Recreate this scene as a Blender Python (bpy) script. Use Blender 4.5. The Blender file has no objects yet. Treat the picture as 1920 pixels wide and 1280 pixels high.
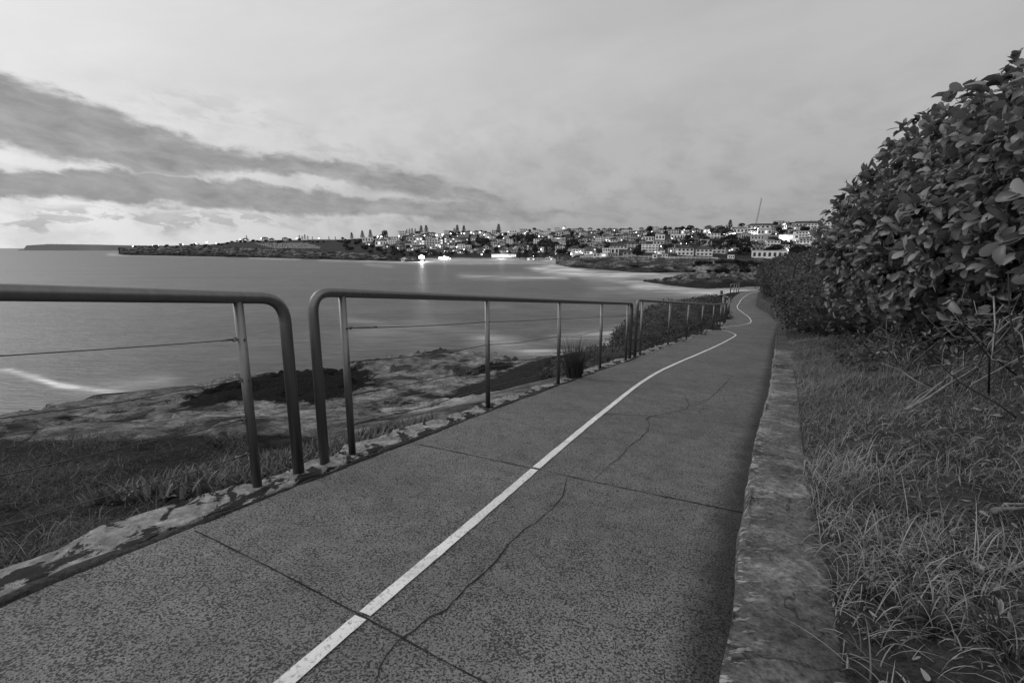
import bpy, math, random
import numpy as np
from mathutils import Vector, Matrix

random.seed(7)
RNG = np.random.default_rng(11)
scene = bpy.context.scene
COL = scene.collection
SEA = -16.0                      # water level; the lens is the origin

# ------------------------------------------------------------------ camera numbers
F = 907.0                        # focal length in photo pixels (1920 wide)
PITCH = math.radians(10.9)
CT, ST = math.cos(PITCH), math.sin(PITCH)

def ray(u, v):
    x = (u - 960.0) / F; y = (640.0 - v) / F
    return x, CT + y * ST, y * CT - ST
def at(u, v, D):                 # point seen at photo pixel u,v lying D metres ahead
    x, f, z = ray(u, v)
    return np.array((x / f * D, D, z / f * D))
def zat(v, D):
    _, f, z = ray(960, v)
    return z / f * D
def on_plane(u, v, dz=0.0):      # on the sloping path plane near the lens
    x, f, z = ray(u, v)
    t = (-1.07 + dz) / (z + .0518 * x + .095 * f)
    return np.array((x * t, f * t, z * t))
def pix(X, Y, Z):
    d = Y * CT - Z * ST
    return 960 + F * X / d, 640 - F * (Z * CT + Y * ST) / d

# ------------------------------------------------------------------ object helpers
def tag(o, label=None, cat=None, group=None, kind=None):
    if label: o['label'] = label
    if cat: o['category'] = cat
    if group: o['group'] = group
    if kind: o['kind'] = kind
    return o

def mesh_from(V, Fq, smooth=False, name='mesh'):
    me = bpy.data.meshes.new(name)
    V = np.asarray(V, dtype=np.float32)
    if isinstance(Fq, np.ndarray):
        n, k = Fq.shape
        me.vertices.add(len(V)); me.vertices.foreach_set('co', V.ravel())
        me.loops.add(n * k); me.loops.foreach_set('vertex_index', Fq.astype(np.int32).ravel())
        me.polygons.add(n)
        me.polygons.foreach_set('loop_start', np.arange(0, n * k, k, dtype=np.int32))
        me.update(calc_edges=True); me.validate()
    else:
        me.from_pydata([tuple(map(float, p)) for p in V], [], [tuple(map(int, f)) for f in Fq])
    if smooth:
        me.polygons.foreach_set('use_smooth', [True] * len(me.polygons))
    me.update()
    return me

def obj(name, V, Fq, mat, parent=None, smooth=False, attrs=None):
    me = mesh_from(V, Fq, smooth, name)
    if mat: me.materials.append(mat)
    if attrs:
        for k, a in attrs.items():
            at_ = me.attributes.new(k, 'FLOAT', 'POINT')
            at_.data.foreach_set('value', np.asarray(a, dtype=np.float32))
    o = bpy.data.objects.new(name, me); COL.objects.link(o)
    if parent: o.parent = parent
    return o

def empty(name, loc=(0, 0, 0), rz=0.0):
    o = bpy.data.objects.new(name, None); COL.objects.link(o)
    o.empty_display_size = .2
    o.location = [float(c) for c in loc]; o.rotation_euler = (0, 0, rz)
    return o

KIDS = {}
def part(name, V, Fq, mat, parent, **k):
    o = obj(name, V, Fq, mat, parent, **k)
    KIDS.setdefault(parent.name, []).append(o)
    return o
def share(name, me, parent, loc=None):
    o = bpy.data.objects.new(name, me); COL.objects.link(o); o.parent = parent
    if loc is not None: o.location = loc
    KIDS.setdefault(parent.name, []).append(o)
    return o
def copy_tree(o, parent=None):
    c = o.copy(); COL.objects.link(c)
    if parent: c.parent = parent
    for ch in KIDS.get(o.name, []):
        d = copy_tree(ch, c)
        KIDS.setdefault(c.name, []).append(d)
    return c

class MB:
    def __init__(s): s.V = []; s.F = []
    def add(s, V, Fs):
        b = len(s.V); s.V += [tuple(map(float, p)) for p in V]; s.F += [tuple(b + i for i in f) for f in Fs]
    def box(s, x0, x1, y0, y1, z0, z1):
        s.add([(x0,y0,z0),(x1,y0,z0),(x1,y1,z0),(x0,y1,z0),(x0,y0,z1),(x1,y0,z1),(x1,y1,z1),(x0,y1,z1)],
              [(0,3,2,1),(4,5,6,7),(0,1,5,4),(1,2,6,5),(2,3,7,6),(3,0,4,7)])
    def tube(s, P, r, n=10, caps=True):
        P = [np.asarray(p, float) for p in P]
        if not hasattr(r, '__len__'): r = [r] * len(P)
        T = []
        for i in range(len(P)):
            t = P[min(i + 1, len(P) - 1)] - P[max(i - 1, 0)]
            T.append(t / (np.linalg.norm(t) + 1e-12))
        up = np.array((0, 0, 1.)) if abs(T[0][2]) < .9 else np.array((1., 0, 0))
        a = np.cross(T[0], up); a /= np.linalg.norm(a)
        b0 = len(s.V)
        for i, p in enumerate(P):
            a = a - T[i] * np.dot(a, T[i]); a /= np.linalg.norm(a) + 1e-12
            b = np.cross(T[i], a)
            for k in range(n):
                w = 2 * math.pi * k / n
                s.V.append(tuple(p + r[i] * (a * math.cos(w) + b * math.sin(w))))
        for i in range(len(P) - 1):
            for k in range(n):
                k2 = (k + 1) % n
                s.F.append((b0 + i*n + k, b0 + i*n + k2, b0 + (i+1)*n + k2, b0 + (i+1)*n + k))
        if caps:
            s.F.append(tuple(b0 + k for k in reversed(range(n))))
            s.F.append(tuple(b0 + (len(P)-1)*n + k for k in range(n)))
    def ball(s, c, r, n=10, m=6, sz=1.0):
        V = [(c[0], c[1], c[2] + r*sz)]
        for i in range(1, m):
            t = math.pi * i / m
            for k in range(n):
                w = 2*math.pi*k/n
                V.append((c[0] + r*math.sin(t)*math.cos(w), c[1] + r*math.sin(t)*math.sin(w), c[2] + r*sz*math.cos(t)))
        V.append((c[0], c[1], c[2] - r*sz))
        Fs = [(0, 1+k, 1+(k+1) % n) for k in range(n)]
        for i in range(m-2):
            for k in range(n):
                a = 1+i*n; b = 1+(i+1)*n; k2 = (k+1) % n
                Fs.append((a+k, b+k, b+k2, a+k2))
        e = len(V)-1; a = 1+(m-2)*n
        Fs += [(e, a+(k+1) % n, a+k) for k in range(n)]
        s.add(V, Fs)
    def torus(s, c, R, r, axis, n=14, m=6):
        ax = np.asarray(axis, float); ax /= np.linalg.norm(ax)
        t = np.cross(ax, (0, 0, 1.)); t = t/np.linalg.norm(t) if np.linalg.norm(t) > .1 else np.array((1., 0, 0))
        b = np.cross(ax, t); V = []; Fs = []
        for i in range(n):
            w = 2*math.pi*i/n; d = t*math.cos(w) + b*math.sin(w)
            for k in range(m):
                q = 2*math.pi*k/m
                V.append(np.asarray(c) + d*(R + r*math.cos(q)) + ax*r*math.sin(q))
        for i in range(n):
            for k in range(m):
                i2 = (i+1) % n; k2 = (k+1) % m
                Fs.append((i*m+k, i2*m+k, i2*m+k2, i*m+k2))
        s.add(V, Fs)
    def part(s, name, mat, parent, smooth=False): return part(name, s.V, s.F, mat, parent, smooth=smooth)
    def build(s, name, mat, parent=None, smooth=False): return obj(name, s.V, s.F, mat, parent, smooth=smooth)

# ------------------------------------------------------------------ numeric noise
_perm = RNG.random((256, 256))
def vnoise(x, y):
    x = np.asarray(x, float); y = np.asarray(y, float)
    xi = np.floor(x).astype(int); yi = np.floor(y).astype(int)
    fx = x - xi; fy = y - yi
    fx = fx*fx*(3-2*fx); fy = fy*fy*(3-2*fy)
    g = lambda a, b: _perm[a & 255, b & 255]
    return ((g(xi, yi)*(1-fx) + g(xi+1, yi)*fx)*(1-fy) + (g(xi, yi+1)*(1-fx) + g(xi+1, yi+1)*fx)*fy)*2 - 1
def fbm(x, y, o=4):
    s = 0; a = 1.0; n = 0
    for i in range(o):
        s = s + a*vnoise(x*2**i + 17.3*i, y*2**i + 9.1*i); n += a; a *= .5
    return s/n
def sstep(a, b, x):
    t = np.clip((np.asarray(x, float)-a)/(b-a), 0, 1); return t*t*(3-2*t)

# ------------------------------------------------------------------ materials
class NT:
    def __init__(s, name):
        m = bpy.data.materials.new(name); m.use_nodes = True
        s.m = m; s.t = m.node_tree; s.n = s.t.nodes; s.l = s.t.links
        s.n.clear()
        s.out = s.n.new('ShaderNodeOutputMaterial'); s.b = s.n.new('ShaderNodeBsdfPrincipled')
        s.l.new(s.b.outputs[0], s.out.inputs[0])
        s.tc = s.n.new('ShaderNodeTexCoord')
    def noise(s, scale, detail=4, rough=.55, vec=None, dist=0.0, dims='3D'):
        n = s.n.new('ShaderNodeTexNoise'); n.inputs['Scale'].default_value = scale
        n.inputs['Detail'].default_value = detail; n.inputs['Roughness'].default_value = rough
        n.inputs['Distortion'].default_value = dist
        s.l.new(vec if vec else s.tc.outputs['Object'], n.inputs['Vector'])
        return n.outputs['Fac']
    def voro(s, scale, feat='F1', vec=None):
        n = s.n.new('ShaderNodeTexVoronoi'); n.feature = feat; n.inputs['Scale'].default_value = scale
        s.l.new(vec if vec else s.tc.outputs['Object'], n.inputs['Vector'])
        return n.outputs['Distance']
    def scalev(s, sc, rot=(0, 0, 0)):
        n = s.n.new('ShaderNodeMapping'); n.inputs['Scale'].default_value = sc; n.inputs['Rotation'].default_value = rot
        s.l.new(s.tc.outputs['Object'], n.inputs['Vector']); return n.outputs[0]
    def ramp(s, x, stops):
        n = s.n.new('ShaderNodeMapRange'); n.interpolation_type = 'LINEAR'
        if len(stops) == 2:
            n.inputs[1].default_value, n.inputs[3].default_value = stops[0]
            n.inputs[2].default_value, n.inputs[4].default_value = stops[1]
            s.l.new(x, n.inputs[0]); return n.outputs[0]
        r = s.n.new('ShaderNodeValToRGB'); e = r.color_ramp.elements
        while len(e) < len(stops): e.new(.5)
        for i, (p, v) in enumerate(stops): e[i].position = p; e[i].color = (v, v, v, 1)
        s.l.new(x, r.inputs[0]); return r.outputs[0]
    def math(s, op, a, b=None, clamp=False):
        n = s.n.new('ShaderNodeMath'); n.operation = op; n.use_clamp = clamp
        for i, q in enumerate((a, b)):
            if q is None: continue
            if isinstance(q, (int, float)): n.inputs[i].default_value = q
            else: s.l.new(q, n.inputs[i])
        return n.outputs[0]
    def mix(s, f, a, b):
        n = s.n.new('ShaderNodeMix'); n.data_type = 'FLOAT'
        for i, q in ((0, f), (2, a), (3, b)):
            if isinstance(q, (int, float)): n.inputs[i].default_value = q
            else: s.l.new(q, n.inputs[i])
        return n.outputs[0]
    def attr(s, k):
        n = s.n.new('ShaderNodeAttribute'); n.attribute_name = k; return n.outputs['Fac']
    def bump(s, h, st=.5, d=.02):
        n = s.n.new('ShaderNodeBump'); n.inputs['Strength'].default_value = st; n.inputs['Distance'].default_value = d
        s.l.new(h, n.inputs['Height']); s.l.new(n.outputs[0], s.b.inputs['Normal'])
    def color(s, c):
        if isinstance(c, (int, float)): s.b.inputs['Base Color'].default_value = (c, c, c, 1)
        else: s.l.new(c, s.b.inputs['Base Color'])
    def set(s, rough=.8, spec=.3, metal=0.0):
        for k, v in (('Roughness', rough), ('Specular IOR Level', spec), ('Metallic', metal)):
            if isinstance(v, (int, float)): s.b.inputs[k].default_value = v
            else: s.l.new(v, s.b.inputs[k])
        return s.m

def plain(name, c, rough=.8, spec=.3, metal=0.0, var=.25, scale=3.0, bump=0.0):
    N = NT(name)
    f = N.noise(scale, 5)
    N.color(N.ramp(f, [(.3, c*(1-var)), (.7, c*(1+var))]))
    if bump: N.bump(N.noise(scale*6, 4), bump, .02)
    return N.set(rough, spec, metal)
def leafmat(name, lo, hi, rough=.5, spec=.4):
    N = NT(name); t = N.attr('tone')
    N.color(N.ramp(t, [(0, lo), (1, hi)]))
    m = N.set(rough, spec)
    tr = N.n.new('ShaderNodeBsdfTranslucent'); tr.inputs[0].default_value = (hi, hi, hi, 1)
    mx = N.n.new('ShaderNodeMixShader'); mx.inputs[0].default_value = .15
    N.l.new(N.b.outputs[0], mx.inputs[1]); N.l.new(tr.outputs[0], mx.inputs[2]); N.l.new(mx.outputs[0], N.out.inputs[0])
    return m
def emit(name, s):
    N = NT(name); e = N.n.new('ShaderNodeEmission'); e.inputs[0].default_value = (1, 1, 1, 1); e.inputs[1].default_value = s
    N.l.new(e.outputs[0], N.out.inputs[0]); N.m.cycles.emission_sampling = 'NONE'
    return N.m

M = {}
# exposed-aggregate concrete path
N = NT('aggregate_concrete')
g1 = N.noise(128, 2, .5); g2 = N.noise(230, 2, .5)
sp = N.ramp(N.math('ADD', g1, N.math('MULTIPLY', N.math('SUBTRACT', N.noise(9, 4), .5), .22)), [(.505, 0.0), (.575, 1.0)])
sp = N.math('MULTIPLY', sp, N.ramp(N.noise(260, 2), [(.3, .7), (.55, 1.0)]))
sp2 = N.ramp(g2, [(.56, 0.0), (.61, .75)])
spk = N.math('MAXIMUM', sp, sp2)
big = N.math('MULTIPLY', N.ramp(N.noise(.9, 5, .6), [(.3, .78), (.7, 1.18)]), N.ramp(N.noise(4.5, 5, .65, None, .6), [(.32, .82), (.62, 1.08)]))
base = N.math('MULTIPLY', N.ramp(N.noise(150, 4, .7), [(.3, .14), (.7, .265)]), big)
c = N.mix(spk, base, .027)
dn = N.math('ADD', N.attr('damp_shade'), N.math('MULTIPLY', N.math('SUBTRACT', N.noise(7, 5), .5), .7))
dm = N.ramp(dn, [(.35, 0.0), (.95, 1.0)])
c = N.mix(dm, c, N.math('MULTIPLY', c, .33))  # edge strip: damp and kerb contact shade, both painted into the path colour
N.color(c); N.bump(N.math('SUBTRACT', N.noise(70, 3), N.math('MULTIPLY', spk, .6)), .55, .006)
M['path'] = N.set(.78, .3)
# painted line
N = NT('line_paint')
worn = N.math('MAXIMUM', N.ramp(N.noise(70, 5, .75), [(.52, 0.0), (.66, .8)]), N.ramp(N.noise(6, 5, .7), [(.58, 0.0), (.72, .6)]))
N.color(N.mix(worn, N.ramp(N.noise(5, 4), [(.3, .62), (.7, .82)]), .16)); N.bump(N.noise(80, 3), .4, .004)
M['line'] = N.set(.6, .4)
M['crack'] = plain('groove_shade', .026, .95, .1, var=.5, scale=20)  # shade of open grooves put into the colour of flat strips
# kerb concrete with moss stains and chipped flecks on its path edge
N = NT('mossy_concrete')
g = N.noise(4.5, 7, .68, dist=.6); st = N.noise(1.6, 4)
c = N.ramp(g, [(.30, .07), (.46, .15), (.58, .23), (.75, .40)])
c = N.math('MULTIPLY', c, N.math('MULTIPLY', N.ramp(st, [(.3, .62), (.7, 1.2)]), N.math('MULTIPLY', N.ramp(N.noise(40, 7, .85), [(.36, .4), (.62, 1.5)]), N.ramp(N.voro(55), [(.1, .7), (.5, 1.15)]))))
c = N.math('MULTIPLY', c, N.ramp(N.math('ABSOLUTE', N.math('SUBTRACT', N.noise(2.2, 4, .55, None, 1.2), .5)), [(.0, .35), (.012, 1.0)]))
fl = N.math('MULTIPLY', N.attr('edge'), N.ramp(N.noise(30, 4, .7, N.scalev((.5, 1.3, 1.3))), [(.55, 0.0), (.62, 1.0)]))
N.color(N.mix(fl, c, .62)); N.bump(N.noise(24, 8, .78), 1.0, .03)
M['kerb'] = N.set(.9, .2)
N = NT('weathered_stone')
lic = N.ramp(N.noise(6.5, 7, .7, N.scalev((1.3, .7, 2.0)), .5), [(.455, 1.0), (.48, 0.0)])
c = N.ramp(N.noise(11, 6, .65), [(.3, .15), (.5, .27), (.7, .42)])
N.color(N.mix(lic, N.math('MULTIPLY', c, N.ramp(N.noise(30, 5, .75), [(.35, .6), (.65, 1.25)])), .022)); N.bump(N.noise(22, 6, .7), .9, .025)
M['stone'] = N.set(.9, .2)
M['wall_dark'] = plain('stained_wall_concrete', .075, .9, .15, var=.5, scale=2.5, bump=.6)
N = NT('old_tar')
N.color(N.ramp(N.noise(60, 4), [(.35, .010), (.7, .045)])); N.bump(N.noise(70, 3), 1.0, .012)
M['tar'] = N.set(.85, .3)
# brushed galvanised tube
N = NT('satin_steel')
br = N.noise(40, 3, .5, N.scalev((1, 1, .08)))
N.color(N.ramp(br, [(.3, .165), (.7, .195)]))
M['steel'] = N.set(N.ramp(N.noise(18, 4), [(.3, .42), (.7, .5)]), .5, .9)
M['cable'] = plain('wire_rope', .06, .45, .5, .7, scale=60)
# near ground
N = NT('headland_rock')
a = N.noise(.5, 7, .64, dist=1.1); b = N.noise(2.6, 7, .7, dist=.5)
c = N.ramp(a, [(.36, .030), (.44, .055), (.47, .11), (.53, .13), (.56, .165), (.68, .25)])
c = N.math('MULTIPLY', c, N.ramp(b, [(.34, .32), (.66, 1.6)]))
c = N.math('MULTIPLY', c, N.ramp(N.noise(20, 6, .8), [(.36, .5), (.64, 1.5)]))
crk = N.noise(.9, 3, .5, None, 1.4)
c = N.math('MULTIPLY', c, N.ramp(N.math('ABSOLUTE', N.math('SUBTRACT', crk, .5)), [(.0, .35), (.012, 1.0)]))
c = N.math('MULTIPLY', c, N.math('ADD', 1.0, N.math('MULTIPLY', N.attr('pale'), 1.3)))
la = N.math('ADD', N.attr('lichen'), N.math('MULTIPLY', N.math('SUBTRACT', N.noise(2.2, 6, .7), .5), 1.5))
c = N.mix(N.ramp(la, [(.45, 0.0), (.6, 1.0)]), c, N.ramp(N.noise(11, 5, .75), [(.56, .005), (.74, .06)]))
ga = N.math('ADD', N.attr('soil'), N.math('MULTIPLY', N.math('SUBTRACT', N.noise(1.8, 5), .5), .9))
c = N.mix(N.ramp(ga, [(.4, 0.0), (.6, 1.0)]), c, N.ramp(N.noise(14, 6, .75), [(.35, .008), (.7, .045)]))
N.color(c); N.bump(N.noise(5, 8, .68), 1.0, .10)
M['rock'] = N.set(.92, .05)
N = NT('bank_soil')
N.color(N.math('MULTIPLY', N.ramp(N.noise(7, 6, .7), [(.3, .022), (.7, .085)]), N.ramp(N.noise(60, 5, .8), [(.36, .45), (.64, 1.5)]))); N.bump(N.noise(30, 7, .75), 1.0, .03)
M['soil'] = N.set(.95, .1)
# leaves and grass
M['leaf'] = leafmat('glossy_leaf', .045, .26, .42, .5)
M['scrub'] = leafmat('scrub_leaf', .014, .115, .6, .3)
M['grass'] = leafmat('bank_grass_blade', .04, .36, .7, .2)
M['lawn'] = leafmat('short_grass_blade', .010, .13, .7, .2)
M['straw'] = leafmat('dry_straw', .18, .42, .7, .2)
M['succ'] = leafmat('succulent_leaf', .03, .15, .5, .4)
M['tuss'] = leafmat('tussock_blade', .02, .09, .6, .3)
M['twig'] = plain('grey_twig', .22, .8, .2, var=.5, scale=12)
M['bark'] = plain('dark_bark', .05, .9, .1, var=.4, scale=2)
M['crown'] = leafmat('town_tree_leaf', .012, .055, .7, .2)
# far land: rock where it is steep, scrub where it is not
def farland(name, veg_lo, veg_hi, rk_lo, rk_hi, strata=(.03, .03, .35)):
    N = NT(name)
    ge = N.n.new('ShaderNodeNewGeometry'); sx = N.n.new('ShaderNodeSeparateXYZ'); N.l.new(ge.outputs['True Normal'], sx.inputs[0])
    s_ = N.noise(1.0, 7, .7, N.scalev(strata), .5)
    mot = N.math('MULTIPLY', N.ramp(N.noise(.32, 6, .78), [(.36, .22), (.64, 1.9)]), N.ramp(N.noise(1.0, 5, .7, N.scalev((.12, .12, .9))), [(.4, .5), (.6, 1.4)]))
    rock = N.ramp(s_, [(.33, rk_lo*.5), (.45, rk_lo), (.56, (rk_lo+rk_hi)/2), (.72, rk_hi)])
    veg = N.ramp(N.noise(.12, 7, .7), [(.3, veg_lo), (.7, veg_hi)])
    st = N.math('ADD', sx.outputs[2], N.math('MULTIPLY', N.math('SUBTRACT', N.noise(.09, 6, .7), .5), .7))
    f = N.ramp(N.math('SUBTRACT', st, N.math('MULTIPLY', N.attr('rocky'), .22)), [(.62, 0.0), (.8, 1.0)]); rock = N.math('MULTIPLY', rock, mot)
    c = N.mix(f, rock, veg)
    c = N.mix(N.attr('sand'), c, .33)
    c = N.mix(N.attr('pale'), c, N.ramp(N.noise(.5, 6, .7), [(.35, .06), (.5, .22), (.65, .42)]))
    c = N.mix(N.attr('wet'), c, .025)
    N.color(c); N.bump(s_, .8, 1.5)
    return N.set(.95, .1)
M['far'] = farland('scrub_and_sandstone', .012, .05, .024, .19)
M['point'] = farland('tidal_rock', .014, .07, .022, .22, (.25, .25, .6))
M['veryfar'] = plain('distant_cliff', .26, .95, .1, var=.12, scale=.004)  # cliff colour lightened: distance haze is put into it
# water
N = NT('sea_water')
lr = N.scalev((.010, .05, 1)); n1 = N.noise(1.0, 6, .62, lr, .4)
n2 = N.noise(1.0, 5, .6, N.scalev((.09, .45, 1)), .3)
n3 = N.noise(1.0, 4, .6, N.scalev((.35, 1.8, 1)), .3); fo = N.attr('foam')
fm = N.math('MULTIPLY', fo, N.ramp(N.noise(1.0, 6, .65, N.scalev((.04, .16, 1)), 1.0), [(.38, .08), (.62, 1.2)]))
fm = N.math('MINIMUM', fm, 1.0)
c = N.math('MULTIPLY', N.ramp(n1, [(.3, .036), (.7, .080)]), N.math('MULTIPLY', N.ramp(n2, [(.34, .55), (.66, 1.45)]), N.ramp(n3, [(.34, .62), (.66, 1.38)])))
N.color(N.mix(fm, c, .9))
N.bump(N.math('ADD', N.math('MULTIPLY', n2, 1.0), N.math('MULTIPLY', n3, .6)), .8, .5)
M['sea'] = N.set(N.mix(fm, .42, .9), .30)
# town
for k, a in (('cream', .80), ('white', .9), ('grey', .6), ('dusk', .42), ('brick', .32)):
    M['wall_'+k] = plain(k+'_wall', a, .85, .2, var=.10, scale=.4)
for k, a in (('dark', .06), ('mid', .16), ('pale', .55)):
    M['roof_'+k] = plain(k+'_roof', a, .85, .2, var=.2, scale=.8)
M['pane'] = plain('window_pane', .03, .15, .5, var=.1)
M['pane_lit'] = emit('lit_window', 1.3)
M['lamp'] = emit('lamp_glow', 14.0)
M['flood'] = emit('floodlight_glow', 14.0)
M['pole'] = plain('lamp_pole_metal', .12, .6, .4, .5)
M['fence'] = plain('white_fence_paint', .8, .7, .3, var=.06)
M['crane'] = plain('crane_steel', .10, .6, .4, .3)
M['headstone'] = plain('pale_headstone', .42, .9, .2, var=.2)
M['cloth'] = plain('white_clothing', .75, .9, .1); M['skin'] = plain('skin', .4, .6, .3)

# ------------------------------------------------------------------ path geometry
FAR = [  # Y, left X, right X, z   (past the end of the straight ramp)
    (26, 11.55, 14.57, -3.99), (31, 13.96, 16.6, -4.16), (36, 16.2, 18.25, -4.27), (42, 19.05, 21.3, -4.42),
    (49, 22.6, 24.9, -4.75), (56, 26.3, 28.7, -5.1), (64, 30.6, 32.9, -5.65), (72, 35.0, 37.1, -6.2), (86, 42.6, 44.8, -7.4)]
NL = [(-4, -4.55), (0, -2.37), (1.35, -1.63), (2.7, -.98), (4.4, -.12), (5.88, .68), (7.3, 1.46), (14, 5.12), (22, 9.45)]
NR = [(-4, -2.25), (1.166, .606), (2.31, 1.21), (5.1, 2.82), (9.3, 5.17), (16, 8.88), (22, 12.25)]
planez = lambda X, Y: -1.07 - .0518*X - .095*Y
_yl = [a for a, _ in NL] + [r[0] for r in FAR]; _xl = [b for _, b in NL] + [r[1] for r in FAR]
_yr = [a for a, _ in NR] + [r[0] for r in FAR]; _xr = [b for _, b in NR] + [r[2] for r in FAR]
_zl = [planez(b, a) for a, b in NL] + [r[3] for r in FAR]; _zr = [planez(b, a) for a, b in NR] + [r[3] for r in FAR]
def _sm(y, ys, xs):              # gently rounded piecewise-linear interpolation
    y = np.asarray(y, float); w = .35 + .03*np.abs(y)
    return (np.interp(y-w, ys, xs) + 2*np.interp(y, ys, xs) + np.interp(y+w, ys, xs))/4
XL = lambda y: _sm(y, _yl, _xl)
XR = lambda y: _sm(y, _yr, _xr)
ZL = lambda y: _sm(y, _yl, _zl)
ZR = lambda y: _sm(y, _yr, _zr)
def path_z(X, Y):
    a, b = XL(Y), XR(Y); t = (X-a)/(b-a)
    return ZL(Y)*(1-t) + ZR(Y)*t

ys = np.concatenate([np.arange(-3.5, 12, .2), np.arange(12, 30, .4), np.arange(30, 85, 1.0)])
K = 34
ts = np.linspace(0, 1, K)
V = []; damp_shade = []
for y in ys:
    a, b = float(XL(y)), float(XR(y))
    for t in ts:
        x = a + (b-a)*t
        V.append((x, y, float(path_z(x, y)) + .004*float(fbm(x*1.2, y*1.2, 3))))
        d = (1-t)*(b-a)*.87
        damp_shade.append(math.exp(-(d/.165)**1.8)*1.1*(1 if y < 26 else .5) + .25*math.exp(-((1-t)*0+t*(b-a))/.06))  # dark strip beside the kerb, part damp, part painted contact shade
V = np.array(V); n = len(ys)
I = np.arange((n-1)*K).reshape(n-1, K)[:, :-1].ravel()
Fq = np.stack([I, I+1, I+K+1, I+K], 1)
path = obj('footpath', V, Fq, M['path'], smooth=True, attrs={'damp_shade': damp_shade})
tag(path, 'speckled concrete footpath winding downhill beside the railing', 'path', kind='structure')

def ribbon(pts, hw, dz, jit=0.0, taper=False):
    P = np.array(pts, float); n = len(P); V = []; Fs = []
    for i in range(n):
        t = P[min(i+1, n-1)] - P[max(i-1, 0)]; t[2] = 0; t /= np.linalg.norm(t)+1e-9
        nn = np.array((-t[1], t[0], 0)); h = hw*(1 + jit*random.uniform(-1, 1))
        if taper: h *= .35 + .65*math.sin(math.pi*(i+.6)/(n+.2))
        for sgn in (1, -1):
            q = P[i] + nn*h*sgn; q[2] = float(path_z(q[0], q[1])) + dz + .004*float(fbm(q[0]*1.2, q[1]*1.2, 3)); V.append(q)
    for i in range(n-1): Fs.append((2*i, 2*i+1, 2*i+3, 2*i+2))
    return V, Fs
def dense(pts, step=.12, jit=0.0):
    P = [np.array(p, float) for p in pts]; out = []
    for a, b in zip(P[:-1], P[1:]):
        k = max(1, int(np.linalg.norm(b-a)/step))
        for i in range(k):
            q = a + (b-a)*i/k
            if jit and (i or out): q = q + np.array((random.uniform(-jit, jit), random.uniform(-jit, jit), 0))
            out.append(q)
    out.append(P[-1]); return out
def smooth_path(pts, it=2):
    P = [np.array(p, float) for p in pts]
    for _ in range(it):
        Q = [P[0]]
        for a, b in zip(P[:-1], P[1:]): Q += [a*.75+b*.25, a*.25+b*.75]
        P = Q + [P[-1]]
    return P
near_line = [(455, 1350), (536, 1280), (685, 1152), (850, 1012), (1005, 877), (1110, 790), (1203, 715), (1252, 688), (1302, 667), (1345, 648), (1372, 634), (1384, 626)]
lp = [on_plane(u, v) for u, v in near_line]
def lfar(u, Y): 
    return at(u, 580, Y)
lp = [lp[0] + (lp[0]-lp[2])/(lp[2][1]-lp[0][1])*(lp[0][1]+3.2)] + lp
line_pts = lp + [np.array((.4215*22.6, 22.6, 0)), np.array((at(1400, 612, 25)[0], 25, 0)), at(1410, 606, 26.6), at(1403, 594, 29.5), at(1391, 586, 32.0), at(1380, 576, 35.4), at(1387, 567, 39.5), at(1389.5, 561, 43), at(1399, 554, 50), at(1410, 549, 58), at(1425, 545, 72), at(1432, 543, 84)]
# joints of the slabs leave small gaps in the paint
V = []; Fs = []
sp_ = dense(smooth_path(line_pts, 3), .005)
gaps = [(on_plane(682, 1156)[1], .006), (on_plane(1008, 879)[1], .010), (on_plane(1200, 717)[1], .006)]
seg = []; segs = []
for p in sp_:
    if any(abs(p[1]-g) < w_ for g, w_ in gaps):
        if len(seg) > 1: segs.append(seg)
        seg = []
    else: seg.append(p)
segs.append(seg)
for sg in segs:
    v_, f_ = ribbon(sg[::8] + [sg[-1]], .0245, .005, .06); b = len(V); V += v_; Fs += [tuple(b+i for i in f) for f in f_]
wl = obj('painted_line', V, Fs, M['line'])
tag(wl, 'worn white line painted along the middle of the footpath', 'road marking', kind='structure')
def strip_part(name, px, hw, jit, taper=False, dz=.0035):
    hw *= .75; pts = dense(smooth_path([on_plane(u, v) for u, v in px], 1), .07, jit)
    v_, f_ = ribbon(pts, hw, dz, .5, taper)
    return part(name, v_, f_, M['crack'], path)
strip_part('slab_joint', [(366, 996), (520, 1072), (680, 1156), (800, 1222), (930, 1290)], .0035, .0015)
strip_part('slab_joint', [(785, 833), (880, 852), (1008, 880), (1200, 922), (1397, 962)], .0045, .0015)
strip_part('slab_joint', [(1100, 712), (1200, 717), (1320, 728), (1438, 741)], .006, .002)
strip_part('slab_joint', [(1010, 762), (1120, 776), (1215, 779), (1430, 800)], .004, .004)
strip_part('crack', [(1063, 897), (1058, 925), (1040, 950), (962, 1010), (935, 1050), (905, 1078), (868, 1110), (845, 1137), (800, 1165), (770, 1190), (740, 1205), (715, 1240), (700, 1290)], .0042, .006, True)
strip_part('crack', [(1112, 900), (1150, 868), (1185, 835), (1212, 812), (1218, 795), (1212, 782), (1262, 774), (1296, 764), (1282, 738)], .0035, .008, True)
strip_part('crack', [(1296, 764), (1330, 750), (1372, 706)], .004, .008, True)

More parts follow.
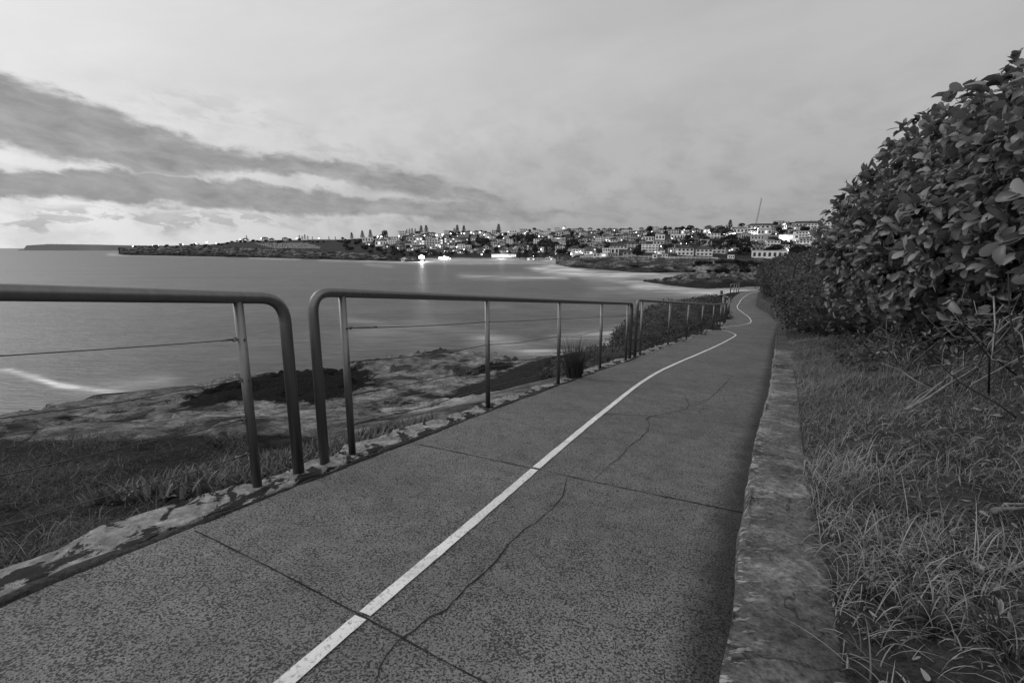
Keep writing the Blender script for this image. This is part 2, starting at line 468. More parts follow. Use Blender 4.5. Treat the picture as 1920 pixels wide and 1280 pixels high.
# ------------------------------------------------------------------ kerb wall on the right
def kerb_wall(name, y0, y1, hfun, wid, label, step=.12, mat='kerb'):
    yy = np.arange(y0, y1+1e-6, step); V = []; Fs = []; ed = []
    prof = [(0, -.25), (0, .55), (.0, .86), (.012, .965), (.035, 1.0), (.10, 1.0), (.35, 1.0), (.6, 1.0), (.85, 1.0), (.96, .97), (1.0, .88), (1.0, -.25)]
    for y in yy:
        x0 = float(XR(y)); dx = float(XR(y+.1)-XR(y-.1))/.2; L = math.hypot(1, dx); nx, ny = 1/L, -dx/L
        zb = float(ZR(y)); h = hfun(y)
        for j, (p, q) in enumerate(prof):
            r = .018*float(fbm(y*5+j*3.1, j*7.7, 3)) + .02*float(fbm(y*1.3, 3+j, 2))
            X = x0 + nx*(p*wid + r*(1 if j not in (0, 11) else 0)); Y = y + ny*(p*wid + r)
            V.append((X, Y, zb + q*h + (.012*float(fbm(y*4, j*2.2+40, 3)) if 2 < j < 10 else 0)))
            ed.append(1.0 if j in (2, 3, 4) else (.55 if j == 5 else 0))
    K = len(prof)
    for i in range(len(yy)-1):
        for j in range(K-1): Fs.append((i*K+j, (i+1)*K+j, (i+1)*K+j+1, i*K+j+1))
    Fs.append(tuple(range(K-1, -1, -1))[::-1]); Fs.append(tuple((len(yy)-1)*K+j for j in range(K))[::-1])
    o = obj(name, V, Fs, M[mat], smooth=False, attrs={'edge': ed})
    tag(o, label, 'kerb wall'); return o
kh1 = lambda y: .225
kh2 = lambda y: .26 + .30*float(sstep(12, 27, y))
kerb_wall('concrete_kerb', -3.0, 6.75, kh1, .29, 'long mossy concrete kerb with chipped pale edge along the near grass bank', .09)
kerb_wall('concrete_kerb', 6.92, 9.6, kh2, .34, 'short concrete kerb block beyond the dark gap in the kerb', .12)
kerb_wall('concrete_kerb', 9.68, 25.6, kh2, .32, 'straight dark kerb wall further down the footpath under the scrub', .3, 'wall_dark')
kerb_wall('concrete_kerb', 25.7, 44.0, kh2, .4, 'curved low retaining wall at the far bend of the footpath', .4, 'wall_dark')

# ------------------------------------------------------------------ ground left of the path
CP = []
def cp(u, v, D): CP.append(tuple(at(u, v, D)))
for y in np.concatenate([np.arange(-3, 10, 1.3), np.arange(10, 86, 5)]):
    CP.append((float(XL(y))-.3, y, float(ZL(y))-.05)); CP.append((float(XL(y))+.8, y, float(ZL(y))-.14))
for a in [(200, 900, 3.3), (60, 830, 5.0), (430, 810, 5.2), (0, 960, 2.3), (100, 790, 9), (300, 760, 11), (200, 745, 13.5), (0, 775, 11),
          (480, 700, 16), (600, 750, 11.5), (640, 690, 18), (830, 652, 23), (960, 665, 22), (1040, 672, 19), (800, 760, 9), (700, 800, 7),
          (850, 700, 15), (1000, 720, 9), (600, 830, 4.4), (720, 665, 21), (1130, 646, 24), (1190, 650, 19), (1100, 690, 10), (1150, 672, 13), (-400, 850, 7), (-300, 1100, 2.2), (560, 860, 3.5)]:
    cp(*a)
CP += [(2.37*.0+6.4, 22, -4.2), (8.0, 27, -4.7), (10.2, 33, -5.2), (14.4, 42, -5.6), (20.0, 52, -6.0), (27, 66, -7.2), (36, 82, -8.6), (4.8, 30, -5.6), (8, 40, -6.5), (-9, 3, -2.9), (-12, -2, -2.6), (-6, -4, -1.9)]
CP = np.array(CP)
def tps(r2): return np.where(r2 > 1e-12, .5*r2*np.log(r2+1e-12), 0)
n = len(CP); A = np.zeros((n+3, n+3))
A[:n, :n] = tps(((CP[:, None, :2]-CP[None, :, :2])**2).sum(-1)) + np.eye(n)*.5
A[:n, n] = 1; A[:n, n+1:n+3] = CP[:, :2]; A[n, :n] = 1; A[n+1:n+3, :n] = CP[:, :2].T
SOL = np.linalg.solve(A, np.concatenate([CP[:, 2], np.zeros(3)]))
def rbf(X, Y):
    X = np.atleast_1d(np.asarray(X, float)); Y = np.atleast_1d(np.asarray(Y, float)); out = np.zeros(len(X))
    for i in range(0, len(X), 20000):
        s_ = slice(i, i+20000)
        r2 = (X[s_, None]-CP[None, :, 0])**2 + (Y[s_, None]-CP[None, :, 1])**2
        out[s_] = tps(r2) @ SOL[:n] + SOL[n] + SOL[n+1]*X[s_] + SOL[n+2]*Y[s_]
    return out
COAST = np.array([(-30, -8), (-19, 4)] + [tuple(at(u, v, D)[:2]) for u, v, D in [
    (0, 775, 11.4), (100, 765, 12.6), (200, 745, 14), (330, 738, 14.8), (480, 700, 17), (640, 690, 19), (740, 665, 22), (830, 652, 24), (900, 654, 24), (960, 662, 22.6),
    (1040, 672, 20.5), (1085, 665, 21.5), (1110, 645, 25), (1150, 640, 26), (1200, 632, 27)]] +
    [(7.0, 29), (9.2, 34), (12.6, 41), (18.0, 50), (25, 63), (34, 80), (40, 90)])
def coast_sd(X, Y):              # + on land side
    X = np.asarray(X, float); Y = np.asarray(Y, float); best = np.full(X.shape, 1e9); sg = np.zeros(X.shape)
    for a, b in zip(COAST[:-1], COAST[1:]):
        d = b-a; L2 = d@d; t = np.clip(((X-a[0])*d[0] + (Y-a[1])*d[1])/L2, 0, 1)
        dx = X-a[0]-t*d[0]; dy = Y-a[1]-t*d[1]; q = np.hypot(dx, dy)
        cr = d[0]*dy - d[1]*dx
        m = q < best; best = np.where(m, q, best); sg = np.where(m, -np.sign(cr), sg)
    return best*sg
def blob(X, Y, Z, cx, cy, rx, ry, rot=0.0):
    u, v = pix(X, np.maximum(Y, .3), Z)
    c_, s_ = math.cos(rot), math.sin(rot); a = ((u-cx)*c_ + (v-cy)*s_)/rx; b = (-(u-cx)*s_ + (v-cy)*c_)/ry
    return np.exp(-(a*a+b*b)**1.5)
yy = np.concatenate([np.arange(-4, 9, .16), np.arange(9, 34, .2), np.arange(34, 92, .8)])
nn = np.concatenate([np.arange(0, 4, .13), np.arange(4, 24, .19), np.arange(24, 40, .5)])
YY, NN = np.meshgrid(yy, nn, indexing='ij'); XX = XL(YY) - NN + .06
def left_z(X, Y, detail=True):
    X = np.atleast_1d(X); Y = np.atleast_1d(Y)
    z = rbf(X, Y)
    nl = np.clip(XL(Y)-X, 0, None)
    sd = coast_sd(X, Y) + .9*fbm(X*.35, Y*.35, 4)
    k = sstep(.4, 3.0, nl)
    z = z + k*(.2*fbm(X*.3, Y*.3, 4) + .12*fbm(X*1.4, Y*1.4, 5) + .035*fbm(X*4.5, Y*4.5, 3) - .10*np.clip(1-np.abs(fbm(X*.55+3, Y*.55, 3))/.045, 0, 1))
    f_ = z/.34 + .9*fbm(X*.28, Y*.28, 4); fr = f_-np.floor(f_); z = z + sstep(1.6, 3.5, nl)*.34*.6*(sstep(.38, .62, fr)-fr)
    ed = sstep(-3.2, .1, sd); z = np.where(sd < .1, SEA-4 + (z-(SEA-4))*ed, z)
    lip = np.clip(sd, 0, 1.5)/1.5; z = z - (1-lip)*.25*(sd > 0)
    z = np.where(nl < .35, np.minimum(z, ZL(Y)-.05-.1*nl), z)
    return z
ZZ = left_z(XX.ravel(), YY.ravel())
Xf, Yf = XX.ravel(), YY.ravel()
lich = 1.2*blob(Xf, Yf, ZZ, 590, 722, 120, 34, -.12) + .9*blob(Xf, Yf, ZZ, 430, 735, 120, 22, -.25) + .6*blob(Xf, Yf, ZZ, 110, 787, 80, 12) + .75*blob(Xf, Yf, ZZ, 915, 690, 60, 12, -.25) \
     + .5*blob(Xf, Yf, ZZ, 1000, 695, 60, 20) + .5*blob(Xf, Yf, ZZ, 760, 765, 60, 18, -.6) + .45*blob(Xf, Yf, ZZ, 560, 790, 90, 14)
pu, pv = pix(Xf, np.maximum(Yf, .3), ZZ)
nlf = (XL(Yf)-Xf)
soil = np.clip(sstep(805, 845, pv + .06*(pu-200)*(pu > 200) - .12*np.clip(pu-420, 0, 400))*(pu < 660), 0, 1)
soil = np.maximum(soil, (Yf < 1.2)*1.0)
soil = np.maximum(soil, sstep(8.5, 11.5, Yf)*sstep(6.5, 4.5, nlf))
soil = np.maximum(soil, sstep(26, 30, Yf))
a_, b_ = len(yy), len(nn)
I = np.arange((a_-1)*b_).reshape(a_-1, b_)[:, :-1].ravel()
lg = obj('headland_ground', np.stack([Xf, Yf, ZZ], 1), np.stack([I, I+b_, I+b_+1, I+1], 1), M['rock'], smooth=True, attrs={'lichen': lich, 'soil': soil, 'pale': np.clip(blob(Xf, Yf, ZZ, 1150, 650, 60, 14) + .6*blob(Xf, Yf, ZZ, 860, 735, 120, 30, -.3) + .5*blob(Xf, Yf, ZZ, 180, 815, 110, 9, -.15) + .6*blob(Xf, Yf, ZZ, 520, 772, 70, 7), 0, 1)})
tag(lg, 'weathered flat sandstone shelf with dark lichen patches below the railing', 'rock shelf', kind='structure')

# ------------------------------------------------------------------ ground right of the path
def right_z(X, Y):
    m = np.asarray(X)-XR(Y)
    z = ZR(Y) + .222 + .30*sstep(12, 27, Y) + -.003 + .20*np.clip(m-.36, 0, 1.2) + .34*np.clip(m-1.5, 0, 40) - .006*np.clip(m-6, 0, 60)**1.6
    return z + .016*sstep(1.6, .6, m) + .022*fbm(np.asarray(X)*5, np.asarray(Y)*5, 3) + .05*fbm(np.asarray(X)*1.1, np.asarray(Y)*1.1, 4)*sstep(.3, .8, m)
mm = np.concatenate([np.arange(.29, 1.3, .04), np.arange(1.3, 5, .16), np.arange(5, 60, 1.5)])
yy2 = np.concatenate([np.arange(-5, 8, .07), np.arange(8, 10, .2), np.arange(10, 90, .9)])
YY, MMg = np.meshgrid(yy2, mm, indexing='ij'); XX = XR(YY)+MMg
ZZ2 = right_z(XX, YY)
a_, b_ = len(yy2), len(mm); I = np.arange((a_-1)*b_).reshape(a_-1, b_)[:, :-1].ravel()
rg = obj('bank_ground', np.stack([XX.ravel(), YY.ravel(), ZZ2.ravel()], 1), np.stack([I, I+1, I+b_+1, I+b_], 1), M['soil'], smooth=True)
tag(rg, 'dark earth bank rising beside the kerb', 'bank', kind='structure')

# ------------------------------------------------------------------ blades and leaves (vectorised)
def blades(P, H, W, lean, az, tone, seg=4, curl=1.0, base_tilt=None):
    N_ = len(P); s = np.linspace(0, 1, seg+1)
    th = (lean[:, None])*(s[None, :]**curl)*1.0
    if base_tilt is not None: th = th + base_tilt[:, None]
    dl = 1.0/seg
    hx = np.concatenate([np.zeros((N_, 1)), np.cumsum(np.sin(th[:, :-1])*dl, 1)], 1)*H[:, None]
    hz = np.concatenate([np.zeros((N_, 1)), np.cumsum(np.cos(th[:, :-1])*dl, 1)], 1)*H[:, None]
    ca, sa = np.cos(az), np.sin(az)
    w = W[:, None]*(1-s[None, :]**1.6*.92)*.5
    out = np.zeros((N_, seg+1, 2, 3))
    for k, sg in ((0, -1), (1, 1)):
        out[:, :, k, 0] = P[:, 0:1] + hx*ca[:, None] - sg*w*sa[:, None]
        out[:, :, k, 1] = P[:, 1:2] + hx*sa[:, None] + sg*w*ca[:, None]
        out[:, :, k, 2] = P[:, 2:3] + hz
    V = out.reshape(-1, 3); q = (seg+1)*2
    b = (np.arange(N_)*q)[:, None]; j = np.arange(seg)[None, :]*2
    Fq = np.stack([b+j, b+j+1, b+j+3, b+j+2], -1).reshape(-1, 4)
    return V, Fq, np.repeat(tone, q)
LEAFV = []; LEAFF = []
for i, (t, w) in enumerate(((0, .04), (.22, .17), (.5, .27), (.78, .26), (.94, .14), (1.0, .02))):
    for k in (-1, 0, 1):
        LEAFV.append((k*w, t, 1.1*abs(k)*w*w*2 - .26*t*t))
for i in range(5):
    for k in range(2): a = i*3+k; LEAFF.append((a, a+1, a+4, a+3))
LEAFV = np.array(LEAFV); LEAFF = np.array(LEAFF)
SV = np.array([(-.0, 0, 0), (.0, 0, 0), (-.42, .5, .10), (.42, .5, .10), (0, .5, -.02), (0, 1, -.12)]); 
SMV = np.array([(0, 0, 0), (.36, .45, .08), (0, 1, -.12), (-.36, .45, .08)]); SMF = np.array([(0, 1, 2, 3)])
def leaves(P, D, S, tone, tmpl=(LEAFV, LEAFF), roll=None):
    TV, TF = tmpl; N_ = len(P); D = D/np.linalg.norm(D, axis=1, keepdims=True)
    r = RNG.normal(size=(N_, 3)) if roll is None else roll
    X = np.cross(D, r); X /= np.linalg.norm(X, axis=1, keepdims=True)+1e-9
    Z = np.cross(X, D)*RNG.normal(1.0, .9, (N_, 1))
    V = (P[:, None, :] + S[:, None, None]*(TV[None, :, 0:1]*X[:, None, :] + TV[None, :, 1:2]*D[:, None, :] + TV[None, :, 2:3]*Z[:, None, :]))
    k = len(TV); Fq = (np.arange(N_)*k)[:, None, None] + TF[None]
    return V.reshape(-1, 3), Fq.reshape(-1, TF.shape[1]), np.repeat(tone, k)

def inside_depth(P, E):
    d = np.full(len(P), -1e9)
    for c in E:
        q = (P-np.array(c[:3]))/np.array(c[3:6]); d = np.maximum(d, (1-np.linalg.norm(q, axis=1))*min(c[3:6]))
    return d
def shell_points(E, n, thick, lump=.14):
    out = []; nrm = []; w = np.array([c[3]*c[4]+c[3]*c[5]+c[4]*c[5] for c in E]); w /= w.sum()
    k = 0
    while k < n:
        i = RNG.choice(len(E), size=n*2, p=w); C = np.array([E[j][:3] for j in range(len(E))])[i]; R = np.array([E[j][3:6] for j in range(len(E))])[i]
        d = RNG.normal(size=(n*2, 3)); d /= np.linalg.norm(d, axis=1, keepdims=True)
        lu = lump*fbm(d[:, 0]*3+i*5, d[:, 1]*3+d[:, 2]*4, 3) 
        s = 1 + lu - RNG.random(n*2)**1.3*thick/R.min(1)
        P = C + d*R*s[:, None]
        ok = inside_depth(P, E) < thick*1.05
        out.append(P[ok]); g = d/R; nrm.append((g/np.linalg.norm(g, axis=1, keepdims=True))[ok]); k += ok.sum()
    return np.concatenate(out)[:n], np.concatenate(nrm)[:n]

def lumpy(E, shrink, seed=0):
    V = []; Fs = []
    for c in E:
        mb = MB(); mb.ball((0, 0, 0), 1.0, 14, 9); v = np.array(mb.V); 
        s = shrink*(1 + .18*fbm(v[:, 0]*2.4+c[0]+seed, v[:, 1]*2.4+v[:, 2]*2.1+c[1], 4))
        b = len(V); V += list(v*s[:, None]*np.array(c[3:6]) + np.array(c[:3])); Fs += [tuple(b+i for i in f) for f in mb.F]
    return V, Fs
def shrub(name, E, nl, size, mat, label, cat='shrub', group=None, thick=.4, tmpl=(SMV, SMF), core=.72, ros=1, base=None, up=.35):
    E = [tuple(float(q) for q in c) for c in E]
    base = base if base is not None else (E[0][0], E[0][1], min(c[2]-c[5] for c in E))
    root = empty(name, base); off = np.array(base)
    P, Nn = shell_points(E, nl//ros, thick)
    if ros > 1:
        P0, N0 = P, Nn; P = []; Dd = []; TT = []
        for k in range(ros):
            ax = N0 + np.array((0, 0, up)) + .45*RNG.normal(size=N0.shape); ax /= np.linalg.norm(ax, axis=1, keepdims=True)
            t = RNG.normal(size=ax.shape); t -= ax*(t*ax).sum(1, keepdims=True); t /= np.linalg.norm(t, axis=1, keepdims=True)
            a = RNG.uniform(.35, 1.25, len(ax))[:, None]
            Dd.append(ax*np.cos(a) + t*np.sin(a)); P.append(P0 + .02*RNG.normal(size=P0.shape))
        P = np.concatenate(P); D = np.concatenate(Dd); roll = np.concatenate([N0 + np.array((0, 0, .6))]*ros) + .35*RNG.normal(size=P.shape)
    else:
        D = Nn*.6 + RNG.normal(size=P.shape)*.7 + np.array((0, 0, up)); roll = Nn + np.array((0, 0, .5)) + .6*RNG.normal(size=P.shape)
    kp = inside_depth(P, E) > -.14*max(1.0, thick/.4); P, D, roll = P[kp], D[kp], roll[kp]
    S = size*RNG.uniform(.45, 1.3, len(P)); tone = np.clip(RNG.normal(.45, .25, len(P)), 0, 1)
    V, Fq, T = leaves(P, D, S, tone, tmpl, roll)
    part('foliage', V-off, Fq, mat, root, smooth=len(tmpl[0]) > 6, attrs={'tone': T})
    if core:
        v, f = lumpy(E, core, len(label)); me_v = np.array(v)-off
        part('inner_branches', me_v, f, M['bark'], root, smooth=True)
    tag(root, label, cat, group); return root

# right-hand grass bank ------------------------------------------------
def grass_patch(name, n, sampler, hr, wr, mat, leanr, label, cat, tone=(.45, .25), clump=0.0, curl=1.0):
    P = sampler(n); k = len(P)
    cl = fbm(P[:, 0]*2.3, P[:, 1]*2.3, 3)
    H = RNG.uniform(hr[0], hr[1], k)*(1+clump*cl); W = RNG.uniform(wr[0], wr[1], k)
    V, Fq, T = blades(P, H, W, RNG.uniform(leanr[0], leanr[1], k), RNG.uniform(0, 2*math.pi, k), np.clip(RNG.normal(tone[0], tone[1], k)+.45*cl, 0, 1), 6, curl, np.abs(RNG.normal(0, .8, k)))
    o = obj(name, V, Fq, mat, attrs={'tone': T}); tag(o, label, cat, kind='stuff'); return o
def samp_right(n, ymax=12, mmax=3.2, ymin=-.3):
    y = ymin + (ymax-ymin)*RNG.random(n)**1.9; m = .285 + (mmax-.285)*RNG.random(n)**1.25
    keep = RNG.random(n) < np.clip((m-.2)*6, .55, 1)
    bare = fbm(y*1.5+3, m*1.5, 3); keep &= bare + .35*RNG.random(n) > -.12 + .22*sstep(2.1, 1.2, y)
    y, m = y[keep], m[keep]; x = XR(y)+m
    return np.stack([x, y, right_z(x, y)-.01], 1)
grass_patch('bank_grass', 115000, samp_right, (.035, .17), (.0018, .0042), M['grass'], (.8, 3.4), 'tangled dark grass covering the bank beside the kerb', 'grass', clump=.5)
def samp_straw(n):
    P = samp_right(n); return P[fbm(P[:, 0]*1.7+4, P[:, 1]*1.7, 3) + .25*RNG.random(len(P)) > .14]
grass_patch('bank_straw', 9000, samp_straw, (.08, .30), (.0016, .0036), M['straw'], (.4, 3.6), 'long dry pale grass stalks tangled over the bank', 'dry grass', tone=(.45, .3))
PP = []; AZ_ = []; LN = []; HH = []; WW = []; TT_ = []
for i in range(230):
    y = .35 + 2.1*random.random()**1.2; m = .36 + 1.9*random.random(); k = random.randint(22, 46); sc = random.uniform(.5, 1.1)
    x = float(XR(y))+m; z = float(right_z(x, y)); a_ = RNG.uniform(0, 6.28, k)
    PP.append(np.stack([x+.012*np.cos(a_), y+.012*np.sin(a_), np.full(k, z-.004)], 1)); AZ_.append(a_+RNG.normal(0, .15, k)); LN.append(RNG.uniform(.5, 1.9, k)); HH.append(RNG.uniform(.05, .12, k)*sc); WW.append(RNG.uniform(.004, .009, k)*sc**.5); TT_.append(np.clip(RNG.normal(random.uniform(.15, .6), .15, k), 0, 1))
P = np.concatenate(PP); V, Fq, T = blades(P, np.concatenate(HH), np.concatenate(WW), np.concatenate(LN), np.concatenate(AZ_), np.concatenate(TT_), 5, 1.0, RNG.uniform(.1, 1.1, len(P)))
o = obj('bank_weeds', V, Fq, M['lawn'], attrs={'tone': T}); tag(o, 'dark grass rosettes on trodden soil at the near end of the bank', 'weeds', kind='stuff')
# bits of dead leaf and straw lying on the soil
y = .3 + 3.2*RNG.random(1500)**1.3; m = .34 + 2.0*RNG.random(1500); x = XR(y)+m; P = np.stack([x, y, right_z(x, y)+.006], 1); D = RNG.normal(size=P.shape); D[:, 2] *= .15
V, Fq, T = leaves(P, D, RNG.uniform(.012, .05, 1500), np.clip(RNG.normal(.2, .3, 1500), 0, 1), (LEAFV*np.array((.45, 1, 1)), LEAFF), np.tile((0, 0, 1.), (1500, 1))+.5*RNG.normal(size=P.shape))
o = obj('leaf_litter', V, Fq, M['straw'], smooth=True, attrs={'tone': T}); tag(o, 'scattered dead leaf and straw litter on the bank soil', 'litter', kind='stuff')
# low leafy ground cover between grass and hedge
def samp_ivy(n):
    y = RNG.uniform(4.5, 9.5, n); m = RNG.uniform(.9, 2.6, n); k = fbm(y*1.3, m*1.6+8, 3) > .05
    y, m = y[k], m[k]; x = XR(y)+m; return np.stack([x, y, right_z(x, y)+.04*RNG.random(len(x))], 1)
P = samp_ivy(6000); D = RNG.normal(size=P.shape); D[:, 2] = np.abs(D[:, 2])*.5
V, Fq, T = leaves(P, D, RNG.uniform(.03, .065, len(P)), np.clip(RNG.normal(.4, .25, len(P)), 0, 1), (SMV, SMF), np.tile((0, 0, 1.), (len(P), 1))+.4*RNG.normal(size=P.shape))
o = obj('creeping_cover', V, Fq, M['scrub'], attrs={'tone': T}); tag(o, 'low dark creeping leaves between the grass and the hedge', 'ground cover', kind='stuff')

# the big broad-leaved hedge ------------------------------------------
hedge_E = [(5.7, 6.9, .1, 1.15, 1.3, 1.08), (5.45, 5.7, .3, 1.3, 1.35, 1.42), (5.05, 4.5, .46, 1.25, 1.3, 1.35), (4.7, 3.3, .5, 1.2, 1.3, 1.4),
           (6.6, 5.6, .3, 1.6, 1.9, 1.7), (6.0, 3.6, .5, 1.6, 1.9, 1.7), (6.4, 7.8, -.15, 1.3, 1.2, 1.2), (4.35, 2.2, .4, 1.2, 1.2, 1.4), (6.5, 5.2, -.4, 1.1, 2.5, 1.1)] + [(5.25+random.uniform(-.6, .3)*1 + (y-4.8)*.42, y, random.uniform(-.3, .75), random.uniform(.3, .45), random.uniform(.3, .5), random.uniform(.3, .5)) for y in (2.4, 3.0, 3.6, 4.2, 4.7, 5.2, 5.7, 6.2, 6.6, 7.0, 7.3)]
hz = right_z(np.array([5.2]), np.array([4.8]))[0]
hedge = shrub('hedge_shrub', hedge_E, 66000, .118, M['leaf'], 'huge hedge with broad glossy leaves rising at the right edge of the photo', 'hedge', None, .5, (LEAFV, LEAFF), .62, 6, (5.2, 4.8, hz), .5)
for i in range(95):
    y = random.uniform(1.6, 7.2); m = random.uniform(1.1, 2.3); x = float(XR(y))+m; z = float(right_z(x, y))
    p0 = np.array((x+random.uniform(.3, .9), y+random.uniform(-.3, .3), z+random.uniform(.15, 1.3)))
    d = np.array((random.uniform(-1, .1), random.uniform(-.8, .5), random.uniform(-.7, .4))); L = random.uniform(.4, 1.1)
    P = [p0 + d*L*t + np.array((0, 0, .15*math.sin(t*3)*random.uniform(-1, 1))) + .03*np.array([random.gauss(0, 1) for _ in range(3)]) for t in (0, .33, .66, 1)]
    mb = MB(); mb.tube([p-np.array((5.2, 4.8, hz)) for p in P], [.006, .005, .0035, .002], 5); mb.part('twig', M['twig'], hedge, True)
rt = empty('undergrowth', (5.2, 5.0, right_z(np.array([5.2]), np.array([5.0]))[0])); off = np.array(rt.location)
y = RNG.uniform(1.8, 8.2, 4200); m = np.abs(RNG.normal(0, .3, 4200))*np.sign(RNG.random(4200)-.2) + 2.0 - .09*(y-4)**1; x = XR(y)+m; zz = right_z(x, y) + RNG.random(4200)**1.5*(.25+.55*sstep(1.2, 2.1, m)); P = np.stack([x, y, zz], 1)
D = RNG.normal(size=P.shape); V, Fq, T = leaves(P, D, RNG.uniform(.03, .08, 4200), np.clip(RNG.normal(.3, .28, 4200), 0, 1), (LEAFV, LEAFF))
part('leaves', V-off, Fq, M['leaf'], rt, smooth=True, attrs={'tone': T})
for i in range(98):
    yy_ = random.uniform(1.8, 7.6); xx_ = float(XR(yy_))+random.uniform(1.3, 2.3); p0 = np.array((xx_, yy_, float(right_z(xx_, yy_)))); d = np.array((random.uniform(-.5, .5), random.uniform(-.5, .5), random.uniform(.1, .9))); L = random.uniform(.4, 1.1)
    mb = MB(); mb.tube([p0+d*L*t_+.03*np.array([random.gauss(0, 1) for _ in range(3)])-off for t_ in (0, .35, .7, 1)], [.007, .005, .004, .002], 5); mb.part('stem', M['twig'] if i % 3 else M['bark'], rt, True)
tag(rt, 'dark tangled undergrowth of leaves and stems at the foot of the big hedge', 'undergrowth')
# fallen dry branches lying on the bank
for (a, b, r, lab) in [((1700, 770, 3.0), (1920, 655, 4.2), .010, 'long dry branch slanting over the bank grass towards the hedge'),
                       ((1830, 1078, 1.55), (1960, 1085, 1.5), .008, 'thin pale stick lying in the near bank grass'),
                       ((1850, 660, 3.4), (1925, 590, 3.0), .012, 'curved bare grey branch poking out below the hedge')]:
    mb = MB(); A_ = at(*a); B_ = at(*b)
    for k in range(3):
        P = []
        for t in np.linspace(0, 1, 9):
            q = A_*(1-t)+B_*t + np.array((random.gauss(0, .012), random.gauss(0, .012)+.05*k*t, .06*math.sin(t*3.1)+.03*k*t)); q[2] = max(q[2], float(right_z(q[0], q[1]))+.03); P.append(q)
        mb.tube(P[:9-2*k], [r*(1-.08*i)*(1-.25*k) for i in range(9-2*k)], 6)
    tag(mb.build('dry_branch', M['twig'], smooth=True), lab, 'branch')

# scrub mounds continuing along the right of the path -----------------
right_mounds = [(8.8, 2.0, 1.7, 1.35, 'dark scrub mound directly behind the big hedge, reaching the kerb block'),
                (11.0, 2.6, 2.0, 1.9, 'tall dark scrub mound second along the path behind the big hedge'),
                (13.8, 2.4, 2.1, 2.0, 'rounded dark scrub bush above the straight kerb wall'),
                (17.2, 2.6, 2.4, 2.1, 'dense scrub bush halfway along the straight kerb wall'),
                (21.0, 2.8, 2.6, 2.1, 'wide scrub bush at the lower end of the straight kerb wall'),
                (25.5, 3.0, 2.7, 2.2, 'scrub bush standing just before the curved retaining wall'),
                (30.5, 2.6, 2.6, 2.0, 'scrub bush overhanging the curved retaining wall'),
                (36.0, 2.6, 2.7, 2.1, 'scrub bush past the curved retaining wall at the path bend'),
                (43.0, 3.0, 3.0, 2.3, 'small looking far scrub bush beyond the path bend'),
                (51.0, 3.0, 3.2, 2.4, 'second farthest scrub bush right of the path end'),
                (61.0, 3.2, 3.6, 2.5, 'farthest scrub bush where the path disappears')]
for y, m, r, h, lab in right_mounds:
    m = r*1.05+(1.05 if y < 10 else .6 if y < 12 else .3); x = float(XR(y))+m; z = float(right_z(x, y))
    E = [(x, y, z+h*.35, r*1.05, r*1.2, h*.8), (x+r*.8, y-r*.6, z+h*.6, r*.8, r*.8, h*.75), (x+r*.9, y+r*.7, z+h*.55, r*.85, r*.9, h*.75), (x-r*.2, y+r*.5, z+h*.1, r*.7, r*.8, h*.6), (x+r*2, y, z+h*.9, r*1.1, r*1.3, h*.9)] + [(x+r*fx, y+r*random.uniform(-.9, .9), z+h*(.2+.5*(fx+.6)+random.uniform(-.1, .15)), r*random.uniform(.25, .45), r*random.uniform(.25, .45), h*random.uniform(.2, .35)) for fx in [random.uniform(-.6, .9) for _ in range(8)]]
    if y > 33: E = [c for c in E if c[2] < z+h*.8]
    shrub('scrub_bush', E, int(15000 if y < 16 else 11000 if y < 30 else 9000), (.058 + .0022*y), M['scrub'], lab, 'bush', 'scrub bushes along the right side of the footpath', .35, core=.8 if y < 30 else .6, base=(x, y, z))

# ------------------------------------------------------------------ left side plants
def samp_lawn(n):
    u = RNG.uniform(-120, 470, n); v = 1080 - 290*RNG.random(n)**.75
    v0 = 812 + 26*fbm(u/60, u*0+4, 3); D = np.zeros(n); x, f, z = ray(u, v)
    # march each ray onto the ground
    lo = np.full(n, .6); hi = np.full(n, 9.0)
    for _ in range(22):
        md = (lo+hi)/2; g = left_z(x/f*md, md); m = z/f*md > g; lo = np.where(m, md, lo); hi = np.where(m, hi, md)
    X = x/f*lo; Y = lo; nl = XL(Y)-X
    k = (nl > .36) & (v > v0)
    k &= fbm(X*2.2, Y*2.2, 3) + .8*RNG.random(n) > .12
    return np.stack([X[k], Y[k], left_z(X[k], Y[k])-.01], 1)
grass_patch('headland_grass', 64000, samp_lawn, (.03, .095), (.0025, .0055), M['lawn'], (1.0, 3.0), 'short dark wind-blown grass on the slope left of the path', 'grass', clump=.9, tone=(.33, .3))
grass_patch('headland_straw', 1500, lambda n: samp_lawn(n), (.08, .17), (.002, .003), M['straw'], (.5, 2.4), 'sparse dry stalks in the grass left of the path', 'dry grass', tone=(.1, .15))
def samp_px(n, poly, D0, D1, nlmin):
    out = []
    while len(out) < n:
        a = random.random(); i = min(int(a*(len(poly)-1)), len(poly)-2); t = a*(len(poly)-1)-i
        u = poly[i][0]*(1-t)+poly[i+1][0]*t; nl = nlmin + abs(random.gauss(0, .30)); Y = poly[i][1]*(1-t)+poly[i+1][1]*t + random.uniform(-.1, .1)
        out.append((float(XL(Y))-nl, Y))
    o = np.array(out); return np.stack([o[:, 0], o[:, 1], left_z(o[:, 0], o[:, 1])-.01], 1)
def samp_succ(n):
    Y = 2.35 + 1.75*RNG.random(n); nl = .40 + .75*RNG.random(n)**1.2*np.clip(1.6-np.abs(Y-3.0), .2, 1); X = XL(Y)-nl
    return np.stack([X, Y, left_z(X, Y)-.01], 1)
P = samp_succ(2600)
V, Fq, T = blades(P, RNG.uniform(.07, .15, len(P)), RNG.uniform(.016, .028, len(P)), RNG.uniform(.1, .9, len(P)), RNG.uniform(0, 6.28, len(P)), np.clip(RNG.normal(.45, .3, len(P)), 0, 1), 4, 1.0, RNG.uniform(.1, .9, len(P)))
